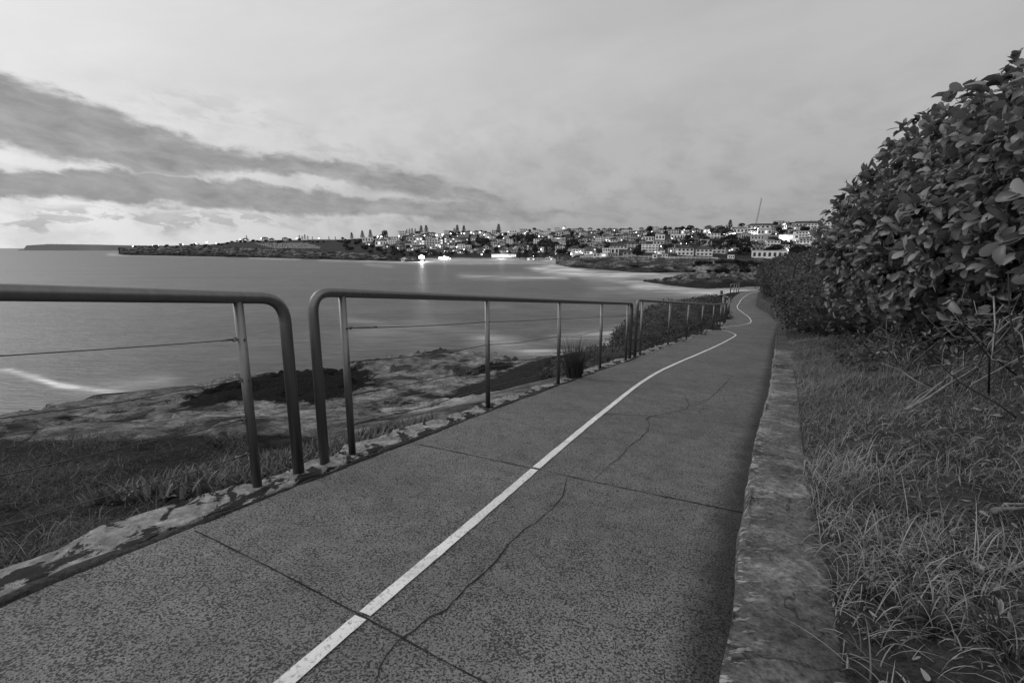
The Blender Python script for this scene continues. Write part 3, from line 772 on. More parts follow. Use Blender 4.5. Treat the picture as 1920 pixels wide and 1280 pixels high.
o = obj('succulent_cover', V, Fq, M['succ'], attrs={'tone': T}); tag(o, 'thick patch of fleshy pointed leaves behind the near posts', 'ground cover', kind='stuff')
P = samp_px(150, [(0, 3.5), (0, 4.2)], 0, 0, .4)
V, Fq, T = blades(P, RNG.uniform(.05, .12, len(P)), RNG.uniform(.008, .015, len(P)), RNG.uniform(.1, 1.0, len(P)), RNG.uniform(0, 6.28, len(P)), np.clip(RNG.normal(.4, .28, len(P)), 0, 1), 4, 1.0, RNG.uniform(.1, .7, len(P)))
o = obj('sparse_succulents', V, Fq, M['succ'], attrs={'tone': T}); tag(o, 'sparse fleshy sprouts between stones and rock shelf', 'ground cover', kind='stuff')
# spiky tussock at the path edge
tb = on_plane(1076, 706); k = 420
a = RNG.uniform(0, 6.28, k); rr = .10*np.sqrt(RNG.random(k)); P = np.stack([rr*np.cos(a), rr*np.sin(a), np.full(k, -.03)], 1)
V, Fq, T = blades(P, RNG.uniform(.32, .66, k), RNG.uniform(.004, .009, k), RNG.uniform(.1, 1.1, k), a + RNG.normal(0, .5, k), np.clip(RNG.normal(.4, .3, k), 0, 1), 5, 1.2, RNG.uniform(0, .35, k))
rt = empty('tussock', tb); part('blades', V, Fq, M['tuss'], rt, attrs={'tone': T})
tag(rt, 'spiky dark tussock of long blades growing at the path edge by a post', 'tussock')
# scrub on the sea side, seen through the far railing
lm = []
def mound(Y, nl, r, h, lab): lm.append((Y, nl, r, h, lab))
mound(7.8, .85, .34, .2, 'smallest low scrub right of the spiky tussock')
mound(8.7, .95, .5, .25, 'low dark scrub behind the end post of the second railing panel')
mound(10.4, .95, .55, .3, 'low scrub behind the first bay of the third railing panel')
mound(12.3, 1.0, .6, .45, 'rounded low scrub behind the second bay of the third railing panel')
mound(14.3, 1.25, .85, .8, 'scrub mound behind the middle posts of the third railing panel')
mound(16.3, 1.6, .95, 1.0, 'scrub mound at the seaward edge below the third railing panel')
mound(18.0, 1.3, 1.0, 1.0, 'scrub mound close behind the lower posts of the third railing panel')
mound(20.3, 2.2, 1.2, 1.4, 'larger seaward scrub mound against the water')
mound(22.5, 1.6, 1.3, 1.3, 'scrub mound behind the last posts of the third railing panel')
mound(25.5, 2.6, 1.6, 1.6, 'tallest scrub mound on the skyline left of the railing corner')
mound(29.5, 1.9, 1.5, 1.3, 'scrub mound behind the railing corner at the stairs')
mound(33.5, 2.2, 1.7, 1.2, 'scrub mound beyond the stairs, left of the far railing')
mound(41.0, 1.6, 1.3, .8, 'small scrub mound below the far railing posts')
for Y, nl, r, h, lab in lm:
    x = float(XL(Y))-nl; z = float(left_z(x, Y)[0])
    E = [(x, Y, z+h*.2, r, r*1.2, h*.8), (x-r*.5, Y+r*.5, z+h*.1, r*.7, r*.8, h*.7), (x+r*.5, Y-r*.6, z+h*.05, r*.7, r*.8, h*.6)]
    shrub('low_scrub', E, 3800, .045 + .0018*Y, M['scrub'], lab, 'scrub', 'scrub mounds on the sea side of the railing', .22, core=.85, base=(x, Y, z), up=.5)

# ------------------------------------------------------------------ stone edging and tar lip
def stone(y0, L, w, h, off, label):
    K1, K2 = 30, 13; V = []; Fs = []; yc = y0+L/2; x0 = float(XL(yc)); z0 = float(ZL(yc)); s0 = random.uniform(0, 50)
    for i in range(K1):
        t = i/(K1-1); y = y0+L*t*.878; xe = float(XL(y))
        ew = w*(.75+.25*math.sin(math.pi*min(1, max(0, t*1.0))))*(1+.18*float(fbm(t*3+s0, s0, 2)))
        zt = float(ZL(y)); en = 0.0 if i in (0, K1-1) else 1.0
        for j in range(K2):
            q = j/(K2-1); a = math.pi*q; 
            X = xe - off + .04*float(fbm(t*4+s0, 9, 2)) - ew*(.5-.5*math.cos(a)); Z = zt - .14 + (h*.65+.10)*min(1, 4.5*math.sin(a))*(.55+.45*en) + (.02*float(fbm(t*5*L+s0, q*3+s0, 4)) + .014*float(fbm(t*16*L+s0, q*8+s0, 3)))*en
            V.append((X-x0, y-yc + .48*0 + .03*float(fbm(q*3, t*2+s0, 2)), Z-z0))
    for i in range(K1-1):
        for j in range(K2-1): Fs.append((i*K2+j, i*K2+j+1, (i+1)*K2+j+1, (i+1)*K2+j))
    Fs.append(tuple(range(K2))[::-1]); Fs.append(tuple((K1-1)*K2+j for j in range(K2)))
    o = obj('edging_stone', V, Fs, M['stone'], smooth=True); o.location = (x0, yc, z0)
    tag(o, label, 'stone', 'stones edging the left side of the footpath')
stones = [(-1.2, 2.4, .33, .05, .05, 'long lichen-blotched edging stone at the lower left corner of the photo'),
          (1.24, 1.2, .34, .055, .05, 'long pale edging stone with black lichen left of the nearest post'),
          (2.38, .55, .26, .06, .05, 'pale edging stone under the two bent end posts of the gap'),
          (2.92, .42, .3, .06, .06, 'rounded edging stone at the foot of the second panel first post'),
          (3.32, .62, .34, .05, .05, 'flat edging stone just past the second panel first post'),
          (3.92, .5, .22, .055, .04, 'narrow bright edging stone midway between first and second posts of the second panel'),
          (4.4, .75, .3, .04, .03, 'flat pale edging stone at the foot of the second panel second post'),
          (5.15, .9, .26, .04, .03, 'edging stone between the second post and the tussock post'),
          (6.0, .5, .22, .04, .02, 'small edging stone at the foot of the tussock post'),
          (6.95, .6, .3, .05, .03, 'edging stone just right of the spiky tussock'),
          (7.5, .7, .3, .05, .03, 'edging stone left of the second panel end posts'),
          (8.2, .8, .3, .06, .02, 'edging stone under the double posts where second and third panels meet'),
          (9.1, .7, .3, .05, .03, 'edging stone just past the double posts'), (9.8, .8, .34, .06, .02, 'second edging stone past the double posts'),
          (10.6, .9, .3, .06, .03, 'third edging stone past the double posts'), (11.5, .8, .32, .06, .02, 'edging stone at the foot of the third panel second post'),
          (12.4, 1.0, .34, .06, .03, 'flat edging stone after the third panel second post'), (13.5, 1.2, .34, .07, .03, 'edging stone at the foot of the third panel third post'),
          (14.9, 1.3, .36, .07, .03, 'edging stone after the third panel third post'), (16.5, 1.3, .36, .07, .03, 'edging stone at the foot of the third panel fourth post'),
          (18.2, 1.6, .36, .07, .03, 'edging stone between fourth and fifth posts of the third panel'), (20.2, 1.6, .36, .08, .03, 'edging stone at the foot of the third panel fifth post'),
          (22.2, 1.8, .4, .08, .03, 'far edging stone near the railing corner'), (24.4, 1.8, .45, .1, .03, 'pale edging stone at the railing corner')]
for s_ in stones: stone(s_[0], s_[1]*1.14, *s_[2:])
V = []; Fs = []; yy3 = np.arange(-2, 9.2, .045); K2 = 7
for y in yy3:
    x0 = float(XL(y)); z0 = float(ZL(y)); w_ = max(.012, .055+.075*float(fbm(y*1.9, 3.3, 4))); wv = .03*float(fbm(y*2.5, 8.8, 3))
    h_ = (.011 + .010*float(fbm(y*4, 1.1, 3)))*min(1.0, w_/.05)
    for j in range(K2):
        a = math.pi*j/(K2-1); V.append((x0 + .02 + wv - (w_)*(1-math.cos(a))*.75, y, z0 - .02 + (h_+.02)*math.sin(a) + .008*float(fbm(y*22, j*2, 2))))
for i in range(len(yy3)-1):
    for j in range(K2-1): Fs.append((i*K2+j, i*K2+j+1, (i+1)*K2+j+1, (i+1)*K2+j))
tag(obj('tar_lip', V, Fs, M['tar'], smooth=True), 'crumbling black tar lip between footpath and edging stones', 'tar edge', kind='structure')

# ------------------------------------------------------------------ railings
def railX(Y): return -2.63 + .546*Y
DIR = np.array((.479, .878, 0))
def rail_point(Y, h=0.0):
    X = railX(Y); z = planez(X, Y)
    if Y > 20: z = z + (Y-20)*.022
    return np.array((X, Y, z + h))
def bend(P, A_, B_, R=.13, k=8):    # rounded corner at P between legs towards A_ and B_
    a = (A_-P)/np.linalg.norm(A_-P); b = (B_-P)/np.linalg.norm(B_-P)
    return [(1-t)**2*(P+a*R) + 2*t*(1-t)*P + t*t*(P+b*R) for t in np.linspace(0, 1, k)]
_b = MB(); _b.ball((0, 0, 0), .006, 6, 4); BOLT = mesh_from(_b.V, _b.F, name='bolt_head'); BOLT.materials.append(M['cable'])
def panel(label, Y0, Y1, posts, H, rt=.030, rp=.0235, ends=(True, True), turn=False, hook=False, ptf=rail_point, ncab=4, R=.13, group='railing panels along the footpath'):
    o0 = ptf((Y0+Y1)/2); root = empty('railing', o0)
    p = lambda Y, h: ptf(Y, h)-o0
    A0, A1, B1, B0 = p(Y0, -.05), p(Y0, H), p(Y1, H), p(Y1, -.05)
    mid = [p(y, H) for y in np.linspace(Y0, Y1, 14)[1:-1]]
    P = ([A0] + bend(A1, A0, mid[0], R) if ends[0] else [A1]) + [q for q in mid if np.linalg.norm(q-A1) > R*1.3 and np.linalg.norm(q-B1) > R*1.3] + (bend(B1, mid[-1], B0, R) + [B0] if ends[1] else [B1])
    mb = MB(); mb.tube(P, rt, 16); mb.part('frame_tube', M['steel'], root, True)
    for y in posts:
        mb = MB(); mb.tube([p(y, -.06), p(y, H-.02)], rp, 14); po = mb.part('post', M['steel'], root, True)
    y0, y1 = posts[0], posts[-1]
    for fr in (.21, .42, .625, .815)[:ncab]:
        h = H*(1-fr); mb = MB(); Q = []
        for ya, yb in zip(posts[:-1], posts[1:]):
            for t in np.linspace(0, 1, 7)[:-1]:
                y = ya+(yb-ya)*t; sag = (.012+.02*random.random()*(fr > .3))*4*t*(1-t)*min(1, (yb-ya)/1.7); Q.append(p(y, h-sag))
        Q.append(p(y1, h))
        mb.tube(Q, .0019 + .00015*y1, 6); cab = mb.part('cable', M['cable'], root, True)
        hw = MB(); d = p(y1, h)-p(y0, h); d /= np.linalg.norm(d)
        if turn:
            e = p(y0, h); hw.tube([e+d*.022, e+d*.05], .007, 8); hw.torus(e+d*.055, .009, .003, (-.878, .479, .3)); hw.tube([e+d*.06, e+d*.075, e+d*.20, e+d*.215], [.003, .0045, .0045, .003], 8)
            hw.torus(e+d*.225, .010, .0032, (0, 0, 1)); hw.tube([e+d*.235, e+d*.28], .005, 8)
        if hook:
            e = p(y1, h); hw.torus(e-d*.036, .010, .0032, (-.878, .479, .2)); hw.tube([e-d*.02, e-d*.03], .006, 8); hw.tube([e-d*.05, e-d*.10], .0055, 8)
        if hw.V: 
            q = hw.build('turnbuckle' if turn else 'eye_bolt', M['steel'], cab, True); KIDS.setdefault(cab.name, []).append(q)
        for y in posts:
            bn = share('bolt_head', BOLT, cab, tuple(p(y, h) + np.array((.878, -.479, 0))*(rp+.002)))
    tag(root, label, 'railing', group); return root
panel('nearest steel railing panel at the left edge, ending in a bent post before the gap', -2.6, 2.58, [-2.3, -.6, .9, 2.36], .99, hook=True, rt=.031)
panel('middle steel railing panel with five slim posts and sagging cables', 2.74, 8.86, [2.93, 4.40, 5.88, 7.32, 8.62], 1.03, turn=True, rt=.029, rp=.0225)
panel('third steel railing panel running downhill past the dark scrub', 9.2, 26.0, [9.55, 12.1, 14.7, 17.65, 20.8, 23.6, 25.3], 1.10, rt=.030, rp=.024)
pts_c = {26.0: rail_point(26.0)}
def corner_pt(Y, h=0.0):
    t = (Y-26.0)/5.0; a = rail_point(26.0); b = at(1366.5, 590, 31.0)
    return a*(1-t)+b*t + np.array((0, 0, h))
panel('short railing return at the railing corner beside the stairs', 26.15, 31.0, [26.6, 28.6, 30.6], 1.1, rt=.03, rp=.028, ptf=corner_pt, ncab=0)
def far_pt(Y, h=0.0):
    t = (Y-38.0)/18.0; a = at(1368.5, 559, 38); b = at(1384.5, 549, 56); return a*(1-t)+b*t + np.array((0, 0, h))
panel('farthest railing panel standing against the white foam', 38.0, 56.0, [38.1, 44.0, 49.8, 55.8], 1.08, rt=.04, rp=.034, ptf=far_pt, ncab=0)
# stair handrail that drops away towards the rocks
a = at(1366, 558, 31); b = at(1350, 551, 37); mb = MB()
root = empty('stair_handrail', at(1356, 600, 30)); o0 = np.array(root.location)
mb.tube([a-o0, b-o0], .035, 8); mb.part('handrail_tube', M['steel'], root, True)
for (u, v0, v1, D, r) in [(1356.5, 556, 600, 30.5, .06), (1353, 545, 556, 37, .10), (1363, 562, 599, 29.6, .03)]:
    mb = MB(); mb.tube([at(u, v1, D)-o0, at(u, v0, D)-o0], r, 8); mb.part('post', M['steel'] if r < .09 else M['bark'], root, True)
tag(root, 'stair handrail dropping seaward from the railing corner', 'handrail')

# ------------------------------------------------------------------ far shores
def I_(u, pts): return np.interp(u, [p[0] for p in pts], [p[1] for p in pts])
VB = [(226, 477), (234, 478), (300, 479), (400, 481), (500, 483), (600, 486), (700, 488.5), (780, 490.5), (800, 491.5), (880, 491), (960, 491), (1030, 492), (1045, 496), (1060, 499.5), (1080, 502), (1100, 503), (1140, 506), (1180, 510), (1240, 511.5), (1300, 511), (1400, 508), (1800, 506)]
VC = [(226, 476.5), (234, 464.5), (260, 463.5), (300, 463), (400, 461.5), (450, 464), (500, 467), (600, 471), (660, 474), (700, 477), (780, 483), (800, 490), (880, 489.6), (960, 489.6), (1030, 490), (1045, 493), (1060, 490), (1080, 487.5), (1140, 489), (1180, 491), (1240, 492), (1300, 492), (1800, 490)]
VR = [(226, 464), (234, 463), (300, 461.5), (400, 458.5), (440, 453), (500, 450.5), (560, 449.5), (650, 449), (700, 446.5), (760, 441), (850, 439), (930, 438), (1000, 435), (1060, 433.5), (1130, 433), (1200, 433), (1280, 431), (1370, 427), (1440, 424), (1500, 422), (1560, 420), (1800, 416)]
DRX = [(226, 1250), (300, 1230), (440, 1180), (600, 1080), (700, 980), (800, 900), (950, 850), (1060, 800), (1200, 740), (1400, 660), (1600, 600), (1800, 560)]
def ratio(v): _, f, z = ray(960, v); return -z/f
def prof(u):
    vb, vc, vr, dr = I_(u, VB), I_(u, VC), I_(u, VR), I_(u, DRX)
    db = -SEA/ratio(vb); dc = db + (14 if u < 780 else (26 if u < 1045 else 16)); 
    P = [(db-8, SEA-4), (db, SEA-.3)]
    zc = zat(vc, dc)
    for t in (.25, .5, .75): P.append((db+(dc-db)*t**1.3*.8, SEA + (zc-SEA)*t))
    P.append((dc, zc))
    if u > 1050:
        d2 = 400 + 0*u; vr2 = np.interp(u, [1050, 1090, 1200, 1345, 1450, 1800], [487, 482.5, 482.8, 485, 486, 486]); d2 = max(d2, dc+25)
        P.append((d2, zat(vr2, d2))); P.append((d2+12, zat(vr2-.3, d2+12))); dc, zc = P[-1]
        vlow = vr2-.3
    else: vlow = vc
    k = 16
    for i in range(1, k+1):
        t = i/k; d = dc+(dr-dc)*t; P.append((d, zat(vlow + (vr-vlow)*(t**.9), d)))
    zr = P[-1][1]; P.append((dr+60, zr-1.5)); P.append((dr+250, zr-12)); P.append((dr+600, SEA-5))
    return P
us = np.concatenate([np.arange(226, 240, 1.2), np.arange(240, 1800, 1.8)])
V = []; sand = []; wet = []; pale = []
for u in us:
    P = prof(u)
    if u <= 1050:                # pad so that every column has the same count
        while len(P) < 27: P.insert(6, tuple((np.array(P[5])+np.array(P[6]))/2))
    while len(P) < 27: P.insert(8, tuple((np.array(P[7])+np.array(P[8]))/2))
    P = np.array(P[:27]); tt = np.concatenate([[0], np.arange(1, 8, .25), np.arange(8, 27)])
    ds = np.interp(tt, np.arange(27), P[:, 0]); zs = np.interp(tt, np.arange(27), P[:, 1]); L = (u-960)/F/1.012; beach = 798 < u < 1042
    lx = L*ds; amp = np.where((tt >= 1) & (tt < 8), 1.0, 0)*(0 if beach else 1)
    ds2 = ds + amp*(6.5*fbm(lx*.035+zs*.02, zs*.10+3, 4) + 4.0*fbm(lx*.13, zs*.6, 4))
    zs2 = zs + np.where(tt > 1.1, amp*(1.6*fbm(lx*.09, ds*.09+7, 4) + .7*fbm(lx*.4, ds*.4, 3)), 0) + np.where((tt >= 8) & (tt < 25), 1.2*fbm(u*.02+ds*0, ds*.02, 4), 0)
    for d, z, t_ in zip(ds2, zs2, tt):
        V.append((L*d, d, z)); sand.append(1.0 if beach and t_ <= 8 else 0.0); wet.append(0 if beach else max(0, .9-.55*abs(t_-1.2)) if t_ < 3 else 0)
        pale.append((.55*math.exp(-((u-1315)/22)**4) if 2 <= t_ <= 4 else 0))
V = np.array(V); K = len(tt); nu = len(us)
fl_ = fbm(V[:, 0]*.12, V[:, 2]*.8+V[:, 1]*.08, 4)
pale = np.maximum(np.array(pale), np.where((np.tile(tt, nu) > 1.6) & (np.tile(tt, nu) < 6.5) & (V[:, 0] > -900), .75*sstep(.22, .42, fl_), 0))
I = np.arange((nu-1)*K).reshape(nu-1, K)[:, :-1].ravel()
fc = obj('far_headland', V, np.stack([I, I+K, I+K+1, I+1], 1), M['far'], smooth=False, attrs={'sand': sand, 'wet': wet, 'pale': pale, 'rocky': np.where((np.tile(tt, nu) < 6.5), 1.0, 0.0)})
tag(fc, 'far cliffs, beach and hillside across the bay', 'headland', kind='structure')
GV = V.reshape(nu, K, 3)
def ground(u, v):                # nearest-to-farthest search of the far ground at a photo pixel
    i = int(np.clip(np.searchsorted(us, u), 0, nu-1)); P = GV[i]; pv_ = np.array([pix(*p)[1] for p in P])
    for j in range(2, K-4):
        if pv_[j] >= v >= pv_[j+1]:
            t = (pv_[j]-v)/(pv_[j]-pv_[j+1]+1e-9); D = P[j, 1]*(1-t)+P[j+1, 1]*t; q = at(u, v, D); return q
    D = P[K-5, 1]; q = at(u, v, D); q[2] = P[K-5, 2]; return q
def ridge(u): return float(I_(u, VR))

# very far headland
V = []; Fs = []
us2 = np.arange(40, 330, 3.0)
tp = [(40, 468), (54, 466.5), (56, 460.2), (75, 459.2), (100, 457.6), (120, 457.8), (185, 458.6), (235, 459.8), (330, 461)]
for u in us2:
    for j, (d, v) in enumerate([(3600, 466.8), (3604, None), (3900, None)]):
        L = (u-960)/F/1.01
        z = SEA-1 if j == 0 else zat(I_(u, tp)+.25*float(fbm(u*.2, 1, 3)), 3604) + (0 if j == 1 else 2)
        V.append((L*d, d, z))
for i in range(len(us2)-1):
    for j in range(2): Fs.append((i*3+j, (i+1)*3+j, (i+1)*3+j+1, i*3+j+1))
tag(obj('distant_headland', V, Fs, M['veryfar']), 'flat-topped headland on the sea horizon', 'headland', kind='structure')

# rocky point in the middle distance
RB = [(1206, 528.6), (1215, 529), (1230, 532), (1260, 536), (1300, 540), (1330, 541.5), (1380, 540), (1440, 536), (1560, 535)]
RT = [(1206, 528.4), (1215, 527.6), (1240, 524), (1258, 520), (1275, 517), (1295, 514), (1330, 514), (1400, 512), (1560, 512)]
RG = [(1280, 517), (1294, 506), (1302, 500), (1330, 496.5), (1370, 495.5), (1420, 499), (1460, 503), (1560, 506)]
us3 = np.arange(1206, 1562, 1.5); V = []; wet = []; pale = []; K3 = 12
for u in us3:
    db = -SEA/ratio(I_(u, RB)); vt = I_(u, RT); L = (u-960)/F/1.005; gd = sstep(1284, 1300, u)
    P = [(db-5, SEA-3), (db, SEA-.2), (db+3, SEA+.5)]
    d = db+16; zr = zat(vt, d); P += [(db+7, SEA+.5+(zr-SEA)*.45), (db+12, SEA+.5+(zr-SEA)*.75), (d, zr)]
    vg = I_(u, RG) if u > 1281 else vt; zg = zat(vg, d+9)
    P += [(d+3, zr-.2), (d+5, zr + (zg-zr)*.55*gd - (1-gd)*1), (d+7, zr+(zg-zr)*gd - (1-gd)*2), (d+14, (zat(vg-.8, d+14))*gd + (SEA-2)*(1-gd)), (d+40, zat(vg-1.0, d+40)*gd + (SEA-3)*(1-gd)), (d+80, SEA-3)]
    P = np.array(P); tt3 = np.concatenate([[0], np.arange(1, 9, .2), [9, 10, 11]]); ds = np.interp(tt3, np.arange(12), P[:, 0]); zs = np.interp(tt3, np.arange(12), P[:, 1]); lx = L*ds
    rg_ = (tt3 >= 1) & (tt3 < 9)
    ds = ds + rg_*(2.0*fbm(lx*.12, zs*.3, 4) + .9*fbm(lx*.5, zs*1.1, 3)); zs = zs + np.where(tt3 > 1.5, rg_*(1.3*fbm(lx*.22, ds*.22+5, 4) + .6*fbm(lx*.8, ds*.8, 3)), 0)
    for d_, z, t_ in zip(ds, zs, tt3):
        V.append((L*d_, d_, z)); wet.append(.95 if t_ < 2.6 else max(0, .95-(t_-2.6)*.9) if t_ < 4 else 0)
        pale.append(math.exp(-((u-1318)/27)**4)*(1.0 if 5.6 < t_ < 8 else 0))
K3 = len(tt3); V = np.array(V); tr = np.tile(tt3, len(us3)); pale = np.array(pale)
pale = pale*np.where(fbm(V[:, 0]*.35+V[:, 2]*.12, V[:, 2]*.2, 3) > -.12, 1, .05)
pale = np.maximum(pale, np.where((tr > 3) & (tr < 7.5), .8*sstep(.25, .4, fbm(V[:, 0]*.3+9, V[:, 2]*1.2+V[:, 1]*.2, 4)), 0))
I = np.arange((len(us3)-1)*K3).reshape(-1, K3)[:, :-1].ravel()
o = obj('rocky_point', V, np.stack([I, I+K3, I+K3+1, I+1], 1), M['point'], attrs={'sand': np.zeros(len(V)), 'wet': wet, 'pale': pale, 'rocky': np.where(tr < 7.6, 1.0, 0.0)})
tag(o, 'dark rocky point jutting into white foam past the path end', 'rocks', kind='structure')
RV = V.reshape(-1, K3, 3)

# ------------------------------------------------------------------ sea
FOAM = [([(18, 694), (60, 706), (110, 722), (180, 731), (262, 740)], 4.5, 1.25), ([(180, 731), (300, 715)], 10, .3),
        ([(690, 489.5), (800, 493), (950, 493), (1035, 494)], 2.6, .6), ([(1000, 501), (1040, 494)], 3, .4),
        ([(870, 518), (960, 519), (1060, 521)], 4, .5), ([(930, 515), (1090, 514)], 5, .22), ([(1010, 504), (1035, 500), (1062, 503), (1085, 507)], 6, 1.0), ([(1035, 506), (1130, 511), (1230, 514)], 4, .8), ([(1030, 509), (1100, 514), (1200, 517), (1262, 521)], 8, .85),
        ([(1100, 520), (1180, 528), (1205, 531)], 6, .45), ([(1200, 536), (1260, 542), (1320, 547), (1440, 546)], 8, .85), ([(1130, 540), (1240, 548)], 8, .3), ([(1300, 555), (1345, 553)], 6, .5),
        ([(915, 634), (950, 643), (1000, 654), (1050, 666)], 12, .6), ([(690, 628), (780, 615), (900, 622)], 12, .22), ([(660, 600), (740, 612)], 8, .2), ([(1060, 636), (1130, 628), (1235, 606)], 10, .45), ([(1190, 612), (1240, 612)], 7, .45),
        ([(205, 477), (235, 478)], 2.2, .7), ([(235, 479), (420, 482.5)], 1.0, .35), ([(470, 484), (560, 486.5)], 1.6, .45), ([(600, 488), (700, 490.5)], 1.8, .5), ([(690, 496), (730, 499)], 3, .3), ([(1440, 540), (1500, 538)], 8, .8)]
az = np.concatenate([np.linspace(-75, -47, 30), np.linspace(-47, 35, 620)[1:], np.linspace(35, 75, 40)[1:]])*math.pi/180
vv = np.concatenate([np.linspace(1100, 760, 40), np.linspace(760, 560, 150)[1:], np.linspace(560, 474, 190)[1:]])
dist = np.concatenate([np.array([-SEA/ratio(v) for v in vv]), np.geomspace(-SEA/ratio(474), 60000, 40)[1:]])
AZ, DD = np.meshgrid(az, dist, indexing='ij')
X = np.tan(AZ)*DD; Y = DD; uu, v_ = pix(X, Y, np.full(X.shape, SEA))
fo = np.zeros(X.shape)
for pl, w, s in FOAM:
    best = np.full(X.shape, 1e9)
    for a, b in zip(pl[:-1], pl[1:]):
        d = np.array(b)-np.array(a); L2 = d@d; t = np.clip(((uu-a[0])*d[0]+(v_-a[1])*d[1])/L2, 0, 1)
        best = np.minimum(best, np.hypot((uu-a[0]-t*d[0])*.35, v_-a[1]-t*d[1]))
    fo = np.maximum(fo, s*np.exp(-(best/(w*(1+.75*fbm(X*.035+w, Y*.02, 4))))**2))
fo = fo*(.75+.35*fbm(X*.05, Y*.03, 4)) 
a_, b_ = AZ.shape; I = np.arange((a_-1)*b_).reshape(a_-1, b_)[:, :-1].ravel()
o = obj('sea', np.stack([X.ravel(), Y.ravel(), np.full(X.size, SEA)], 1), np.stack([I, I+b_, I+b_+1, I+1], 1), M['sea'], smooth=True, attrs={'foam': np.clip(fo.ravel(), 0, 1)})
tag(o, 'smooth grey sea with white foam near the rocks', 'sea', kind='structure')

# ------------------------------------------------------------------ town: labels
MARKS = [('the crane', 1417, 440), ('the big pine by the crane', 1368, 424), ('the long white building', 1441, 477), ('the twin cream houses', 1302, 470), ('the waterside floodlight', 790, 484),
         ('the lit beach pavilion', 950, 480), ('the domed hilltop building', 1060, 425), ('the lone tall ridge pine', 935, 428), ('the paired ridge pines', 795, 428), ('the gridded apartment block', 815, 458),
         ('the white balconied flats', 1218, 465), ('the huge fig tree', 975, 450), ('the long dark-roofed hall', 1510, 420), ('the cemetery slope', 530, 460), ('the dark-roofed ridge houses', 1090, 452), ('the white kiosk on the headland', 1130, 478)]
def where(u, v):
    i = min(range(len(MARKS)), key=lambda k: math.hypot((MARKS[k][1]-u), 2.2*(MARKS[k][2]-v))); mk = MARKS[i]
    du, dv = u-mk[1], (v-mk[2])*2.2
    s = 'right of' if du > 0 else 'left of'
    if abs(dv) > 2*abs(du): s = 'below' if dv > 0 else 'above'
    elif abs(dv) > .5*abs(du): s = ('lower ' if dv > 0 else 'upper ') + s
    return mk[0], s, math.hypot(du, dv)
PENDING = {}
def later(o, look, cat, group, u, v):
    mk, s, d = where(u, v); tag(o, None, cat, group)
    PENDING.setdefault((look, mk, s), []).append((d, o))
ORD = ['nearest', 'second', 'third', 'fourth', 'fifth', 'sixth', 'seventh', 'eighth', 'ninth', 'tenth', 'eleventh', 'twelfth', 'thirteenth', 'fourteenth', 'fifteenth', 'sixteenth', 'seventeenth', 'eighteenth', 'nineteenth', 'twentieth']
def flush_labels():
    for (look, mk, s), L in PENDING.items():
        L.sort(key=lambda q: q[0])
        for i, (d, o) in enumerate(L):
            o['label'] = f'{look} {s} {mk}' if len(L) == 1 else f'{ORD[min(i, 19)]} {look} {s} {mk}' if i == 0 else f'{ORD[min(i, 19)]} nearest {look} {s} {mk}'

# ------------------------------------------------------------------ town: houses
def face_rz(p): return -math.atan2(p[0], p[1])
def house(w, h, d, roof, wall, rmat, nwin, nsto, lit=.2, name='house', balc=False, loc=(0, 0, 0), rz=0.0):
    root = empty(name, loc, rz); hw = w/2
    mb = MB(); mb.box(-hw, hw, 0, d, -4, h); mb.part('wall', M[wall], root)
    mb = MB(); o = .5
    if roof == 'flat':
        mb.box(-hw-.2, hw+.2, -.2, d+.2, h+.003, h+.45)
    elif roof == 'hip':
        rh = min(w, d)*.28; a = min(d/2, hw*.85)
        mb.add([(-hw-o, -o, h), (hw+o, -o, h), (hw+o, d+o, h), (-hw-o, d+o, h), (-hw+a, d/2, h+rh), (hw-a, d/2, h+rh), (-hw-o, -o, h-.2), (hw+o, -o, h-.2), (hw+o, d+o, h-.2), (-hw-o, d+o, h-.2)],
               [(0, 1, 5, 4), (1, 2, 5), (2, 3, 4, 5), (3, 0, 4), (6, 7, 1, 0), (7, 8, 2, 1), (8, 9, 3, 2), (9, 6, 0, 3), (6, 9, 8, 7)])
    else:
        rh = w*.26
        mb.add([(-hw-o, -o, h), (hw+o, -o, h), (0, -o, h+rh), (-hw-o, d+o, h), (hw+o, d+o, h), (0, d+o, h+rh), (-hw-o, -o, h-.2), (hw+o, -o, h-.2), (-hw-o, d+o, h-.2), (hw+o, d+o, h-.2)],
               [(0, 1, 2), (3, 5, 4), (1, 4, 5, 2), (0, 2, 5, 3), (6, 7, 1, 0), (7, 9, 4, 1), (9, 8, 3, 4), (8, 6, 0, 3), (6, 8, 9, 7)])
    rf = mb.part('roof', M[rmat], root)
    if roof != 'flat' and random.random() < .5:
        mb = MB(); mb.box(hw*.3, hw*.3+.7, d*.5, d*.5+.7, h+.2, h+rh+1.0); mb.part('chimney', M['roof_mid'], rf)
    sh = h/nsto; ww = w/nwin*.52; wh = sh*.5
    me = {}
    for s in range(nsto):
        for k in range(nwin):
            x = -hw + w*(k+.5)/nwin; z = sh*(s+.30)
            li = random.random() < lit; key = (li,)
            if key not in me:
                q = MB(); q.box(-ww/2, ww/2, -.06, -.004, 0, wh); me[key] = mesh_from(q.V, q.F, name='window'); me[key].materials.append(M['pane_lit' if li else 'pane'])
            share('window', me[key], root, (x, 0, z))
        if balc:
            q = MB(); q.box(-hw*.96, hw*.96, -1.5, -.003, sh*s-.15, sh*s+.05); q.box(-hw*.96, hw*.96, -1.5, -1.4, sh*s+.05, sh*s+1.0); q.part('balcony', M[wall], root)
    for sx in (-1, 1):
        q = MB(); x = sx*hw
        q.box(min(x+sx*.004, x+sx*.05), max(x+sx*.004, x+sx*.05), d*.3, d*.3+1.6, h*.55, h*.55+1.4); q.part('side_window', M['pane'], root)
    return root
WORD = {'wall_cream': 'cream', 'wall_white': 'white', 'wall_grey': 'grey', 'wall_dusk': 'dark grey', 'wall_brick': 'dark brick'}
